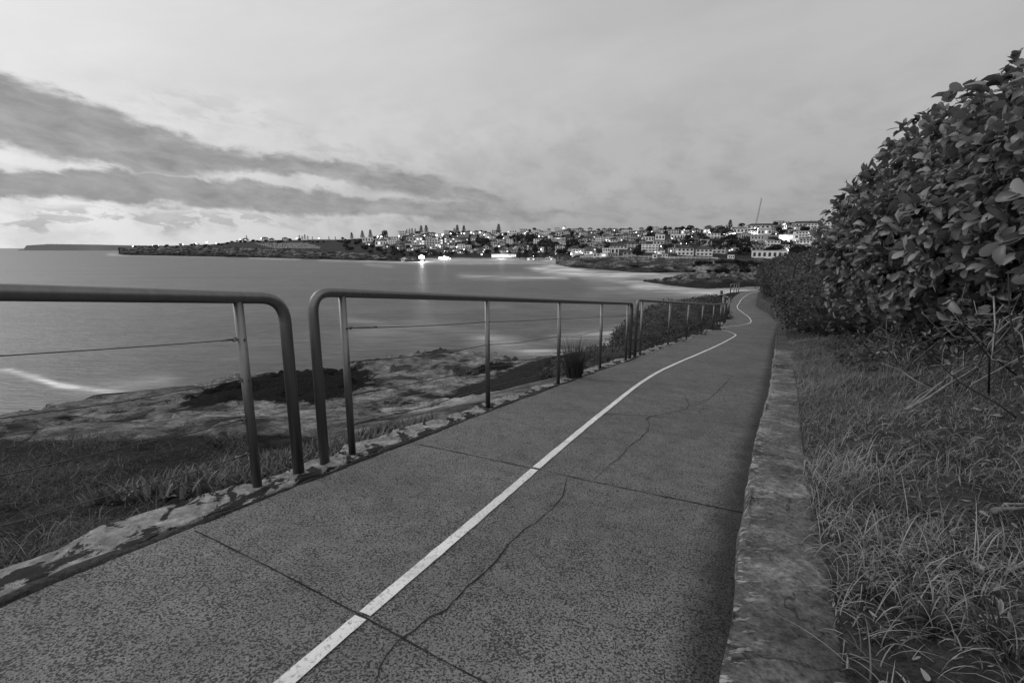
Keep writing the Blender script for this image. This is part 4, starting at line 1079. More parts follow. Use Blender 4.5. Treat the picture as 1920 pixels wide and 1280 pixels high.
RW = {'hip': 'hip-roofed', 'gable': 'gabled', 'flat': 'flat-roofed'}
OCC = []                          # pixel boxes already taken
def explicit(u0, u1, vt, vb, roof, wall, rmat, nwin, nsto, lit, label, name='house', cat='house', balc=False, depth=9):
    uc = (u0+u1)/2; p = ground(uc, vb); D = p[1]; sl = math.hypot(p[0], p[1])
    w = (u1-u0)/F*D*1.0/ math.sqrt(1+(p[0]/D)**2)*1.0; w = (u1-u0)/F*sl*.78 if uc > 1250 else (u1-u0)/F*D*.97
    h = (vb-vt)/F*D
    if roof == 'hip': h -= min(w, depth)*.28*.8
    if roof == 'gable': h -= w*.22
    o = house(w, max(h, 2.6), depth, roof, wall, rmat, nwin, nsto, lit, name, balc, p, face_rz(p)*.85)
    OCC.append((u0-1, u1+1, vt, vb))
    tag(o, label, cat); return o
EX = [
 (1268, 1302, 461.5, 479, 'hip', 'wall_cream', 'roof_dark', 4, 2, 0, 'left one of the twin cream two-storey houses behind the white fence'),
 (1303, 1337, 463, 480, 'hip', 'wall_cream', 'roof_dark', 4, 2, 0, 'right one of the twin cream two-storey houses behind the white fence'),
 (1130, 1143, 466, 479, 'flat', 'wall_white', 'roof_pale', 3, 2, 0, 'white two-storey box house directly behind the headland kiosk'),
 (1145, 1160, 465, 478, 'flat', 'wall_cream', 'roof_mid', 2, 1, 0, 'cream box house right of the white two-storey box house'),
 (1143, 1176, 458, 467, 'hip', 'wall_cream', 'roof_dark', 5, 1, .2, 'wide cream house with long dark hipped roof mid slope'),
 (1170, 1196, 453, 464, 'hip', 'wall_grey', 'roof_dark', 4, 2, .1, 'grey house with big dark hipped roof above the wide cream house'),
 (1168, 1192, 468.5, 479, 'hip', 'wall_grey', 'roof_dark', 3, 1, 0, 'low grey bungalow with dark hipped roof behind the fence'),
 (1203, 1234, 459, 473, 'flat', 'wall_white', 'roof_pale', 5, 3, .1, 'white balconied flats stepping down the slope'),
 (1232, 1246, 466, 477, 'gable', 'wall_white', 'roof_mid', 2, 2, .2, 'small white gabled house right of the balconied flats'),
 (1205, 1226, 444, 452.5, 'flat', 'wall_cream', 'roof_mid', 4, 1, 0, 'cream flat-roofed block left of the large blank white block'),
 (1229, 1246, 440.5, 450, 'flat', 'wall_white', 'roof_pale', 3, 1, 0, 'white flat block with blank bright front upslope of the flats'),
 (1256, 1282, 440, 450, 'flat', 'wall_white', 'roof_pale', 4, 1, 0, 'large blank white block on the upper slope'),
 (1225, 1250, 452, 459, 'flat', 'wall_grey', 'roof_mid', 4, 1, .2, 'grey long house between white blocks and balconied flats'),
 (1252, 1274, 431, 438.5, 'flat', 'wall_grey', 'roof_dark', 4, 2, .15, 'grey two-storey block on the ridge above the large white block'),
 (1276, 1293, 432, 440, 'flat', 'wall_cream', 'roof_mid', 3, 1, .2, 'cream box house on the ridge right of the grey block'),
 (1297, 1314, 428, 436, 'gable', 'wall_white', 'roof_dark', 3, 1, 0, 'white gabled ridge house left of the big pine'),
 (1318, 1332, 430, 438, 'flat', 'wall_white', 'roof_mid', 2, 1, .4, 'small white lit box house left of the big pine'),
 (1337, 1360, 424, 437, 'hip', 'wall_grey', 'roof_dark', 4, 2, 0, 'grey two-storey dark-roofed house touching the big pine on its left'),
 (1374, 1402, 426, 437, 'hip', 'wall_white', 'roof_mid', 4, 1, .2, 'white house with wide roof just right of the big pine'),
 (1400, 1452, 420, 429, 'hip', 'wall_cream', 'roof_dark', 6, 1, .1, 'long cream ridge house with peaked roof behind the crane boom'),
 (1486, 1536, 415.5, 426, 'hip', 'wall_cream', 'roof_dark', 8, 1, .1, 'long dark-roofed hall on the ridge beside the hedge'),
 (1537, 1562, 417, 428, 'flat', 'wall_white', 'roof_pale', 4, 2, .1, 'pale flat block on the ridge touching the hedge'),
 (1434, 1457, 441.5, 453, 'flat', 'wall_dusk', 'roof_mid', 1, 1, 0, 'dark glazed box building below the crane'),
 (1460, 1496, 441, 456, 'flat', 'wall_white', 'roof_pale', 4, 2, .5, 'bright modern white house with lit rooms right of the dark glazed box'),
 (1407, 1432, 443, 457, 'flat', 'wall_grey', 'roof_mid', 4, 2, .15, 'grey windowed house left of the dark glazed box'),
 (1366, 1387, 451, 471, 'gable', 'wall_dusk', 'roof_dark', 2, 3, .25, 'tall dark narrow house with pale lit gable rooms'),
 (1495, 1530, 433, 441, 'flat', 'wall_white', 'roof_dark', 4, 1, .3, 'low white house below the long dark-roofed hall'),
 (1420, 1446, 431, 440, 'flat', 'wall_cream', 'roof_mid', 4, 1, .2, 'cream low house under the crane lamps'),
 (800, 831, 449.5, 467, 'flat', 'wall_grey', 'roof_mid', 6, 4, .2, 'gridded grey apartment block, leftmost of the slope blocks above the beach'),
 (833, 853, 447, 464, 'flat', 'wall_dusk', 'roof_dark', 4, 4, .2, 'dark apartment block right of the gridded apartment block'),
 (772, 800, 451, 459, 'flat', 'wall_cream', 'roof_dark', 6, 2, .2, 'low pale row house left of the gridded apartment block'),
 (762, 792, 443, 452, 'hip', 'wall_grey', 'roof_mid', 5, 1, .2, 'wide grey house above the low pale row house'),
 (733, 753, 444.5, 453, 'flat', 'wall_cream', 'roof_pale', 4, 2, .1, 'pale square house with a lamp at its left corner'),
 (704, 728, 452, 461, 'flat', 'wall_white', 'roof_dark', 5, 1, .2, 'white long house with columned veranda near the headland trees'),
 (858, 872, 458.5, 467.5, 'flat', 'wall_cream', 'roof_pale', 3, 2, .1, 'pale square house low on the slope above the beach lamps'),
 (872, 884, 460, 468, 'flat', 'wall_cream', 'roof_mid', 3, 1, .1, 'smaller pale house attached right of the pale square house'),
 (951, 969, 433, 445, 'flat', 'wall_cream', 'roof_pale', 4, 3, .1, 'tall pale block beside the huge fig tree'),
 (1033, 1060, 446, 456, 'flat', 'wall_grey', 'roof_pale', 3, 3, .1, 'balconied grey block under the domed hilltop building'),
 (905, 917, 460, 467, 'hip', 'wall_cream', 'roof_mid', 2, 1, .1, 'small pale house above the left end of the beach pavilion'),
 (455, 466, 447, 454, 'hip', 'wall_cream', 'roof_dark', 3, 2, .3, 'bright white house standing first along the cliff top'),
 (491, 503, 445, 452, 'hip', 'wall_cream', 'roof_dark', 3, 2, 0, 'pale hipped house on the cliff top above the cemetery'),
 (505, 514, 446.5, 452, 'gable', 'wall_grey', 'roof_dark', 2, 1, .2, 'small grey gabled house right of the pale cliff-top house'),
 (529, 540, 445.5, 451.5, 'hip', 'wall_cream', 'roof_dark', 3, 1, .3, 'cream cliff-top house right of the small grey gabled one'),
 (680, 700, 446, 454, 'flat', 'wall_cream', 'roof_mid', 4, 1, .2, 'pale box house at the right end of the cliff-top pines'),
]
for e in EX: explicit(*e, balc=('balcon' in e[-1] or 'gridded' in e[-1]), cat='apartment block' if e[7] > 2 or 'block' in e[-1] else 'house', name='apartment_block' if 'block' in e[-1] or 'flats' in e[-1] else 'house')
explicit(1409, 1476, 471, 485, 'flat', 'wall_white', 'roof_pale', 7, 1, 0, 'long white windowed building half hidden by the scrub', 'long_building', 'building')
explicit(1112, 1125, 476, 482, 'flat', 'wall_white', 'roof_mid', 2, 1, 0, 'low white pavilion at the left end of the headland kiosk', 'pavilion', 'pavilion')
explicit(1125.5, 1138, 475.5, 482, 'flat', 'wall_white', 'roof_pale', 1, 1, .8, 'white kiosk on the headland with one wide window', 'kiosk', 'kiosk')
explicit(1140, 1158, 476.5, 482, 'flat', 'wall_dusk', 'roof_dark', 4, 1, .2, 'low dark amenities building right of the white kiosk', 'amenities_building', 'building')
explicit(1242, 1252, 476.5, 483, 'flat', 'wall_cream', 'roof_mid', 2, 1, 0, 'pale square shed behind the white fence', 'shed', 'shed')
explicit(1224, 1232, 480, 484, 'flat', 'wall_white', 'roof_pale', 1, 1, 0, 'white van-sized shed on the fence road', 'shed', 'shed')
explicit(1365, 1377, 480.5, 485, 'flat', 'wall_white', 'roof_pale', 3, 1, 0, 'low white shelter left of the long white building', 'shelter', 'shelter')
explicit(921, 968, 477, 483, 'flat', 'wall_white', 'roof_pale', 14, 1, .9, 'brightly lit long beach pavilion behind the sand', 'pavilion', 'pavilion')
explicit(988, 1008, 484, 488, 'flat', 'wall_white', 'roof_pale', 4, 1, .6, 'small lit surf shed under the tall beach pines', 'surf_shed', 'shed')
explicit(822, 842, 482, 486, 'flat', 'wall_white', 'roof_pale', 6, 1, .9, 'lit low kiosk right of the waterside floodlight', 'kiosk', 'kiosk')
explicit(752, 764, 484, 489.5, 'gable', 'wall_grey', 'roof_pale', 2, 1, 0, 'small grey gabled boat shed at the water left of the floodlight', 'boat_shed', 'shed')
explicit(1023, 1040, 483.5, 489, 'flat', 'wall_white', 'roof_pale', 4, 1, .5, 'lit white beach hut at the right end of the sand', 'beach_hut', 'hut')
# domed hilltop building
p = ground(1058, ridge(1058)); rt = empty('domed_building', p, face_rz(p)); s = p[1]/F
mb = MB(); mb.box(-7*s, 5*s, 0, 10, -4, 7*s); mb.part('wall', M['wall_grey'], rt)
mb = MB(); mb.box(-4*s, 3*s, 2, 8, 7*s+.003, 10*s); mb.part('upper_storey', M['wall_cream'], rt)
mb = MB(); mb.ball((0, 5, 10*s), 2.6*s, 10, 6, 1.1); mb.part('dome', M['roof_mid'], rt, True)
for k in range(4):
    mb = MB(); mb.box(-5.5*s+k*2.6*s, -4.3*s+k*2.6*s, -.06, -.004, 3*s, 5*s); mb.part('window', M['pane'], rt)
tag(rt, 'domed hilltop building rising above the ridge line', 'building')

KINDS = []
for roof, wall, rmat, nw, ns, w, h in [('hip', 'wall_cream', 'roof_dark', 3, 1, 9.5, 3.6), ('hip', 'wall_grey', 'roof_dark', 3, 2, 9.5, 5.4), ('hip', 'wall_dusk', 'roof_mid', 3, 1, 10, 3.6), ('gable', 'wall_white', 'roof_mid', 2, 2, 7.5, 5.0), ('gable', 'wall_brick', 'roof_mid', 2, 2, 8, 5),
                                   ('flat', 'wall_white', 'roof_pale', 3, 2, 9, 5.4), ('flat', 'wall_grey', 'roof_mid', 4, 2, 11, 5.6), ('gable', 'wall_cream', 'roof_dark', 3, 1, 8.5, 3.4), ('flat', 'wall_cream', 'roof_dark', 4, 3, 11, 8.2), ('hip', 'wall_brick', 'roof_dark', 4, 1, 11, 3.6)]:
    KINDS.append((house(w, h, 8, roof, wall, rmat, nw, ns, .10), f'{WORD[wall]} {RW[roof]} house'))
used = set(); placed = []
def free(u, v, ru, rv):
    for (a, b, t, bt) in OCC:
        if a-ru < u < b+ru and t < v < bt+rv: return False
    return all(abs(u-q[0]) > ru*1.7 or abs(v-q[1]) > rv for q in placed)
tries = 0
while len(placed) < 285 and tries < 20000:
    tries += 1; u = random.uniform(690, 1560); vr = ridge(u)
    low = np.interp(u, [690, 760, 800, 900, 1040, 1090, 1260, 1560], [462, 472, 478, 474, 474, 478, 477, 470]); v = vr + .5 + (low-vr)*random.random()**1.25
    if not free(u, v, 4.6, 3.2): continue
    placed.append((u, v)); p = ground(u, v); k = random.randrange(len(KINDS)); pr, look = KINDS[k]
    o = pr if k not in used else copy_tree(pr); used.add(k)
    s = random.uniform(.7, 1.1); o.location = tuple(p); o.rotation_euler = (0, 0, face_rz(p) + random.uniform(-.5, .5)); o.scale = (s*random.uniform(.9, 1.2), s, s)
    later(o, look, 'house', 'houses on the far hillside', u, v-3)

# ------------------------------------------------------------------ town: trees
def far_tree(seed, R, H):
    root = empty('tree', (0, 0, 0)); mb = MB(); mb.tube([(0, 0, -2), (.1, 0, H*.3), (0, .1, H*.6)], [.35, .28, .15], 6); mb.part('trunk', M['bark'], root)
    E = [(random.uniform(-.45, .45)*R, random.uniform(-.45, .45)*R, H*random.uniform(.5, .8), R*random.uniform(.45, .7), R*random.uniform(.45, .7), H*random.uniform(.18, .3)) for _ in range(6)]
    P, Nn = shell_points(E, 620, .8, .3); D = Nn + .6*RNG.normal(size=P.shape)
    V, Fq, T = leaves(P, D, RNG.uniform(.5, 1.3, len(P)), np.clip(RNG.normal(.45, .3, len(P)), 0, 1), (SMV*np.array((1.5, 1, 1)), SMF), Nn+.5*RNG.normal(size=P.shape))
    part('crown', V, Fq, M['crown'], root, attrs={'tone': T}); return root
def far_pine(seed, H, dens):
    root = empty('pine_tree', (0, 0, 0)); mb = MB(); mb.tube([(0, 0, -2), (0, 0, H*.99)], [.35, .05], 6); mb.part('trunk', M['bark'], root)
    P = []; D = []
    z = H*.16
    while z < H*.98:
        t = z/H; R = H*.27*(1-t)**.75 + .25; nb = 7
        for k in range(nb):
            a = 6.283*k/nb + random.random()
            for q in np.linspace(.15, 1, 6):
                for _ in range(dens): P.append((math.cos(a)*R*q + random.gauss(0, .15), math.sin(a)*R*q + random.gauss(0, .15), z + .25*R*q*q + random.gauss(0, .12))); D.append((math.cos(a)+random.gauss(0, .5), math.sin(a)+random.gauss(0, .5), .5+random.gauss(0, .3)))
        z += H*.055
    P = np.array(P); D = np.array(D)
    V, Fq, T = leaves(P, D, RNG.uniform(.5, 1.1, len(P))*H/18, np.clip(RNG.normal(.3, .25, len(P)), 0, 1), (SMV*np.array((1.1, 1, 1)), SMF))
    part('crown', V, Fq, M['crown'], root, attrs={'tone': T}); return root
TK = [(far_tree(1, 5, 7.5), 'round dark tree'), (far_tree(2, 6.5, 7), 'spreading dark tree'), (far_tree(3, 4, 9), 'upright dark tree'), (far_tree(4, 3.4, 4.2), 'low dark bush'), (far_tree(5, 7.5, 9), 'large spreading tree')]
PK = [far_pine(1, 18, 2), far_pine(2, 18, 1)]
tu = set()
def put_tree(k, p, s, rz, sz=1.0):
    pr, look = TK[k]; o = pr if k not in tu else copy_tree(pr); tu.add(k)
    o.location = tuple(p); o.scale = (s, s, s*sz); o.rotation_euler = (0, 0, rz); return o, look
pu_ = set()
def put_pine(k, u, vt, vb, label):
    p = ground(u, max(vb, ridge(u)+.2)); H = (vb-vt)/F*p[1]; pr = PK[k]; o = pr if k not in pu_ else copy_tree(pr); pu_.add(k)
    p[2] = zat(vb, p[1]); o.location = tuple(p); s = H/18; o.scale = (s, s, s); o.rotation_euler = (0, 0, random.random()*6)
    tag(o, label, 'pine tree', 'pines standing along the far ridge'); return o
for k, u, vt, vb, lab in [(0, 660, 436, 450, 'leftmost broad ridge pine at the right end of the cliff top'), (0, 680, 432.5, 449, 'broad ridge pine left of the paired pines, second from the cliff top'), (0, 695, 431, 448, 'broad ridge pine left of the round bushy ridge tree'),
        (1, 763, 430, 440, 'first of four slim ridge pines left of the paired pines'), (1, 768, 429, 440, 'second of four slim ridge pines left of the paired pines'), (1, 773, 428, 440, 'third of four slim ridge pines left of the paired pines'), (1, 779, 429, 440, 'fourth of four slim ridge pines left of the paired pines'),
        (0, 790, 423, 439, 'left one of the paired tall ridge pines'), (0, 799.5, 422.5, 439, 'right one of the paired tall ridge pines'), (1, 852, 428, 440, 'small pine leaning on the tall pine above the beach'), (0, 857.5, 422, 440, 'tall pine on the ridge right of the paired pines'), (0, 870, 423, 439, 'slim pointed pine right of the tall ridge pine'),
        (0, 935, 420.5, 440, 'lone tall pine in the middle of the ridge'), (0, 1368, 412.5, 433, 'big dark pine on the ridge left of the crane'), (1, 463, 441, 448, 'small pine behind the bright cliff-top house'),
        (1, 562, 441, 450, 'first thin pine of the cliff-top row'), (1, 567, 442, 450, 'second thin pine of the cliff-top row'), (1, 572, 439.5, 450, 'tallest thin pine of the cliff-top row'), (1, 577.5, 442, 450, 'fourth thin pine of the cliff-top row'), (1, 586, 443.5, 450, 'fifth thin pine of the cliff-top row'),
        (1, 617, 443, 450, 'lone thin pine between the cliff-top row and the broad pines'), (1, 629, 443.5, 450, 'thin pine next right of the lone thin cliff-top pine'), (1, 642, 444, 450, 'thin pine just left of the leftmost broad ridge pine'),
        (0, 985, 462, 487, 'left one of the dark pines at the beach front'), (0, 1003, 458, 488, 'middle one of the dark pines at the beach front'), (0, 1024, 462, 488, 'right one of the dark pines at the beach front'), (0, 974, 464, 486, 'slim dark pine left of the beach-front pines')]:
    put_pine(k, u, vt, vb, lab)
for k, u, vb, s, sz, lab in [(2, 722, 447, 1.5, 1.2, 'round bushy ridge tree left of the slim pines'), (1, 965, 457, 2.0, 1.2, 'left half of the huge fig tree clump'), (4, 990, 458, 1.9, 1.0, 'right half of the huge fig tree clump'), (4, 905, 462, 1.7, 1.0, 'big dark tree mass above the beach pavilion'),
        (4, 1040, 476, 1.8, 1.1, 'big dark tree at the right end of the beach'), (1, 1067, 472, 1.9, 1.2, 'big dark tree left of the road lamps'), (4, 1022, 470, 1.7, 1.2, 'dark tree behind the beach-front pines'), (4, 812, 483, 1.3, 1.0, 'dark tree right above the waterside floodlight'), (1, 1197, 480, 1.0, .9, 'low dark tree clump behind the fence'), (4, 1345, 447, 1.6, 1.1, 'big dark tree below the two ridge lamps'),
        (4, 1352, 474, 1.7, 1.2, 'dark tree right of the twin cream houses'), (4, 1400, 477, 1.6, 1.2, 'dark tree left of the long white building'), (2, 1218, 436, 1.1, 1.0, 'round ridge tree right of the two bright ridge lamps')]:
    o, _ = put_tree(k, ground(u, vb), s*.9, random.random()*6, sz); tag(o, lab, 'tree', 'trees on the far hillside')
tp_ = []; tries = 0
while len(tp_) < 235 and tries < 12000:
    tries += 1; u = random.uniform(640, 1580); vr = ridge(u); low = np.interp(u, [640, 760, 820, 900, 1040, 1090, 1300, 1580], [470, 484, 482, 478, 480, 480, 480, 476])
    v = vr + .2 + (low-vr)*random.random()**1.1
    if any(a < u < b and t+2 < v-1 < bt+6 for a, b, t, bt in OCC): continue
    if any(abs(u-q[0]) < 4.5 and abs(v-q[1]) < 3.5 for q in tp_) or any(abs(u-q[0]) < 5 and 0 < v-q[1] < 3.5 for q in placed): continue
    tp_.append((u, v)); k = random.choice((0, 0, 1, 2, 3, 3, 4)); o, look = put_tree(k, ground(u, v), random.uniform(.6, 1.0), random.random()*6, random.uniform(.8, 1.1))
    later(o, look, 'tree', 'trees on the far hillside', u, v-3)
# shrubs on cliff tops and on the rocky point
for i in range(46):
    u = random.uniform(245, 640); v = float(I_(u, VR)) + random.uniform(-.3, 6)*(.3 + (u-245)/400); o, look = put_tree(3, ground(u, v), random.uniform(.7, 1.3), random.random()*6, .8)
    later(o, 'dark shrub on the cliff top', 'shrub', 'shrubs along the far cliff top', u, v)
for i in range(60):
    j = random.randrange(62, len(us3)-60); r_ = random.choice((26, 36, K3-3, K3-3, K3-2)); P = RV[j, r_]; Q = RV[j, min(r_+1, K3-2)]; t = random.random(); q = P*(1-t)+Q*t
    o, _ = put_tree(3, q, random.uniform(.25, .6), random.random()*6, .8); u, v = pix(*q)
    d = 'on the grassy top of' if r_ >= K3-3 else 'on the rock face of'
    tag(o, None, 'shrub', 'shrubs on the rocky point'); PENDING.setdefault(('dark shrub', 'the rocky point', d + (' the left half of' if u < 1370 else ' the right half of')), []).append((u, o))

# ------------------------------------------------------------------ lamps
LAMPS = [(708, 444, 1), (715, 443.5, 1.2), (735, 449, 1), (748, 442.5, .9), (776, 442.5, .9), (796, 442, 1), (818, 441, 1.2), (824, 440.5, 1.1), (830, 440, 1.3), (845, 438, 1), (865, 438, .9), (870, 438, .9), (883, 436.5, 1), (888, 439, 1.2), (900, 436, 1), (908, 440, .8),
         (833, 480.5, 1.3), (842, 461, .9), (825, 463, 1), (856, 463, 1), (870, 468, .9), (903, 477, 1.1), (936, 462, 1.2), (968, 451, .9), (986, 457, .8), (1015, 467.5, 1.2), (1063, 474, 1.1), (1071, 476, 1.5), (1081, 473, .9), (1088, 472, 1), (1105, 471, 1.5), (1115, 466, 2.0),
         (1137, 450, .7), (1152, 432, .7), (1181, 442, .8), (1193, 436, .9), (1209, 435, 1.3), (1222, 435, 1.5), (1239, 462, 1.1), (1297, 444, 1), (1330, 437, 2.0), (1358, 438, 1.1), (1377, 437.5, 2.1), (1415, 427.5, 1.2), (1421, 429, .9), (1414.5, 434, 1), (1421, 434, 1), (1441, 433, 1), (1462, 434, 1), (1471, 421, 2.2), (1478, 468.5, 1.6),
         (249, 461.5, .9), (287, 460.5, .8), (298, 460.5, .8), (343, 458.5, .8), (367, 457, 1), (387, 454.5, 1.4), (405, 456, 1), (425, 455, .9), (450, 449, .8), (490, 447, .9), (530, 448, .9), (556, 447, .9), (598, 446.5, 1.2), (925, 481, 1), (940, 479, 1.1), (955, 481, 1), (844, 485, .9), (1030, 483, 1.1), (1000, 480, .8), (895, 452, .8), (852, 447, .8), (1011, 443, .8), (1048, 438, .8), (1057, 427, .7), (1165, 457, .7), (1260, 447, .7)]
tries = 0; extra = []
while len(extra) < 42 and tries < 6000:
    tries += 1; u = random.uniform(690, 1545); vr = ridge(u); low = np.interp(u, [690, 800, 900, 1040, 1090, 1260, 1545], [464, 480, 482, 482, 478, 476, 468]); v = vr-1 + (low-vr)*random.random()
    if all(math.hypot(u-q[0], 1.5*(v-q[1])) > 6 for q in LAMPS+extra): extra.append((u, v, random.uniform(.4, .8)))
LAMPS += extra
lroot = empty('street_lamp'); mb = MB(); mb.tube([(0, 0, -6), (0, 0, -.4)], .12, 6); lpole = mb.part('lamp_pole', M['pole'], lroot); mb = MB(); mb.ball((0, 0, 0), .62, 8, 5); mb.part('lamp_head', M['lamp'], lroot)
for i, (u, v, s) in enumerate(LAMPS):
    vb = v+5; p = ground(u, max(vb, ridge(u)+.1)) if u > 640 else ground(u, max(v+1.2, float(I_(u, VR))+.1)); q = at(u, v, p[1])
    o = lroot if i == 0 else copy_tree(lroot); o.location = tuple(q); s_ = s*p[1]/720; o.scale = (s_, s_, s_)
    later(o, 'brighter street lamp' if s >= 1.3 else 'glowing street lamp' if s > .79 else 'faint small street lamp', 'street lamp', 'street lamps lit across the bay', u, v)
# the flood light by the water
p = ground(791, 487.5); q = at(790.5, 483, p[1]-3); rt = empty('floodlight', (q[0], q[1], q[2]))
mb = MB(); mb.tube([(0, 1, -8), (0, 1, 1)], .2, 8); mb.part('mast', M['pole'], rt)
for dx in (-1.6, 0, 1.6):
    mb = MB(); mb.ball((dx, 0, 1.2 if dx == 0 else .3), 1.9, 12, 8); mb.part('lamp_head', M['flood'], rt)
mb = MB(); mb.box(-3, 3, .7, 1.3, -.2, .1); mb.part('crossbar', M['pole'], rt)
tag(rt, 'dazzling floodlight mast at the water beside the beach', 'floodlight')
def point(name, u, v, D, e, r=1.0):
    L = bpy.data.lights.new(name, 'POINT'); L.energy = e; L.shadow_soft_size = r; o = bpy.data.objects.new(name, L); COL.objects.link(o); o.location = tuple(at(u, v, D)); L.energy = e*.45; return o
point('flood_beam', 790.5, 481.5, p[1]-6, 60000, 1.5)
point('beach_glow', 940, 479, ground(940, 484)[1]-8, 9000, 1.5)
point('kiosk_glow', 832, 481, ground(832, 486)[1]-6, 7000, 1.5)
for u, v, e in [(1115, 468, 7000), (1330, 440, 5000), (1377, 440, 7000), (1418, 434, 5000), (1471, 424, 6000), (824, 443, 4500), (712, 446, 3500), (885, 440, 3500), (1215, 438, 4000), (1105, 474, 4000), (1030, 485, 4000), (1470, 450, 4500), (1240, 464, 2500), (842, 463, 3500)]:
    g = ground(u, min(v+6, 487)); point('lamp_light', u, v, g[1]-3, e, 1.0)

# ------------------------------------------------------------------ crane, fence, cemetery, person
p = ground(1414, 446); rt = empty('crane', p, face_rz(p)); o0 = np.array(p)
A_ = at(1410.5, 452, p[1])-o0; B_ = at(1428, 373, p[1])-o0
c_, s_ = math.cos(-face_rz(p)), math.sin(-face_rz(p)); rotv = lambda q: np.array((q[0]*c_-q[1]*s_, q[0]*s_+q[1]*c_, q[2]))
A_, B_ = rotv(A_), rotv(B_); ax = (B_-A_); Lb = np.linalg.norm(ax); ax /= Lb; sx = np.cross(ax, (0, 1, 0)); sx /= np.linalg.norm(sx); sy = np.cross(ax, sx)
mb = MB(); cr = []
for i in (-1, 1):
    for j in (-1, 1):
        mb.tube([A_+sx*.8*i+sy*.8*j, B_+sx*.45*i+sy*.45*j], .13, 5)
nb = 22
for k in range(nb):
    a = A_+ax*Lb*k/nb; b = A_+ax*Lb*(k+1)/nb; w = .8-.35*k/nb
    for i in (-1, 1): mb.tube([a+sx*w*i+sy*w, b-sx*w*i+sy*w], .07, 4); mb.tube([a+sx*w*i-sy*w, b+sx*w*i+sy*w], .07, 4)
mb.part('lattice_boom', M['crane'], rt)
mb = MB(); mb.tube([B_, B_+np.array((-1.8, 0, 1.6))], .12, 5); mb.tube([B_, B_+np.array((-.6, 0, -3))], .06, 5); mb.part('jib_tip', M['crane'], rt)
mb = MB(); mb.box(-2.4, 2.2, -1.5, 1.5, 1.0, 3.6); mb.part('cab', M['crane'], rt)
mb = MB(); mb.box(-3.2, 3.2, -1.7, -.8, -1, .95); mb.box(-3.2, 3.2, .8, 1.7, -1, .95); mb.part('crawler_tracks', M['bark'], rt)
tag(rt, 'tall lattice crane with thin leaning boom above the ridge', 'crane')

fp = [ground(u, v) for u, v in [(1088, 482.2), (1120, 482.4), (1160, 482.8), (1200, 483), (1240, 483.6), (1280, 484.4), (1320, 485.2), (1345, 486)]]
rt = empty('white_fence', fp[0]); o0 = np.array(fp[0]); pp = dense(fp, 3.2)
mb = MB()
for h in (.35, 1.15): mb.tube([q-o0+np.array((0, 0, h)) for q in pp], .16, 5)
mb.part('rails', M['fence'], rt)
q = MB(); q.box(-.14, .14, -.14, .14, -.6, 1.5); me = mesh_from(q.V, q.F, name='fence_post'); me.materials.append(M['fence'])
for z_ in pp[::1][:95]: share('fence_post', me, rt, tuple(z_-o0))
tag(rt, 'long white post-and-rail fence along the headland road', 'fence')
# cemetery rows
mb = MB()
for r in range(9):
    for k in range(34):
        u = 478 + k*2.9 + r*4.2 + random.uniform(-1, 1); v = 456.5 + r*1.15 + random.uniform(-.3, .3)
        if u > 600: continue
        p = ground(u, v); w = random.uniform(.5, 1.2); mb.box(p[0]-w, p[0]+w, p[1]-.5, p[1]+.5, p[2]-1, p[2]+random.uniform(.7, 2.0))
o = mb.build('headstones', M['headstone']); tag(o, 'countless pale headstones in rows on the cliff-top cemetery slope', 'headstones', kind='stuff')
# walker in white on the headland grass
jj = int(np.argmin(abs(us3-1309))); pw = RV[jj, K3-3].copy(); pw = np.array(pw)
sk = [((0, 0, .92), .13), ((0, 0, 1.15), .12), ((0, 0, 1.38), .15), ((0, 0, 1.5), .06), ((0, 0, 1.62), .1), ((0, 0, 1.74), .09), ((.2, 0, 1.38), .06), ((.26, .03, 1.1), .045), ((.24, -.08, .88), .04), ((-.2, 0, 1.38), .06), ((-.26, .03, 1.1), .045), ((-.24, -.08, .88), .04),
      ((.09, 0, .86), .1), ((.1, -.08, .48), .075), ((.1, .02, .08), .05), ((.1, -.14, .03), .04), ((-.09, 0, .86), .1), ((-.1, .1, .48), .075), ((-.1, .2, .08), .05), ((-.1, .06, .03), .04)]
ed = [(0, 1), (1, 2), (2, 3), (3, 4), (4, 5), (2, 6), (6, 7), (7, 8), (2, 9), (9, 10), (10, 11), (0, 12), (12, 13), (13, 14), (14, 15), (0, 16), (16, 17), (17, 18), (18, 19)]
me = bpy.data.meshes.new('person'); me.from_pydata([s[0] for s in sk], ed, []); me.materials.append(M['cloth'])
po = bpy.data.objects.new('person', me); COL.objects.link(po); po.location = tuple(pw); po.rotation_euler = (0, 0, .6); po.scale = (1.12,)*3
m_ = po.modifiers.new('skin', 'SKIN'); sv = me.skin_vertices[0].data
for i, s in enumerate(sk): sv[i].radius = (s[1], s[1])
sv[0].use_root = True; po.modifiers.new('sub', 'SUBSURF').render_levels = 2
tag(po, 'person in white clothing walking on the grassy top of the rocky point', 'person')
flush_labels()

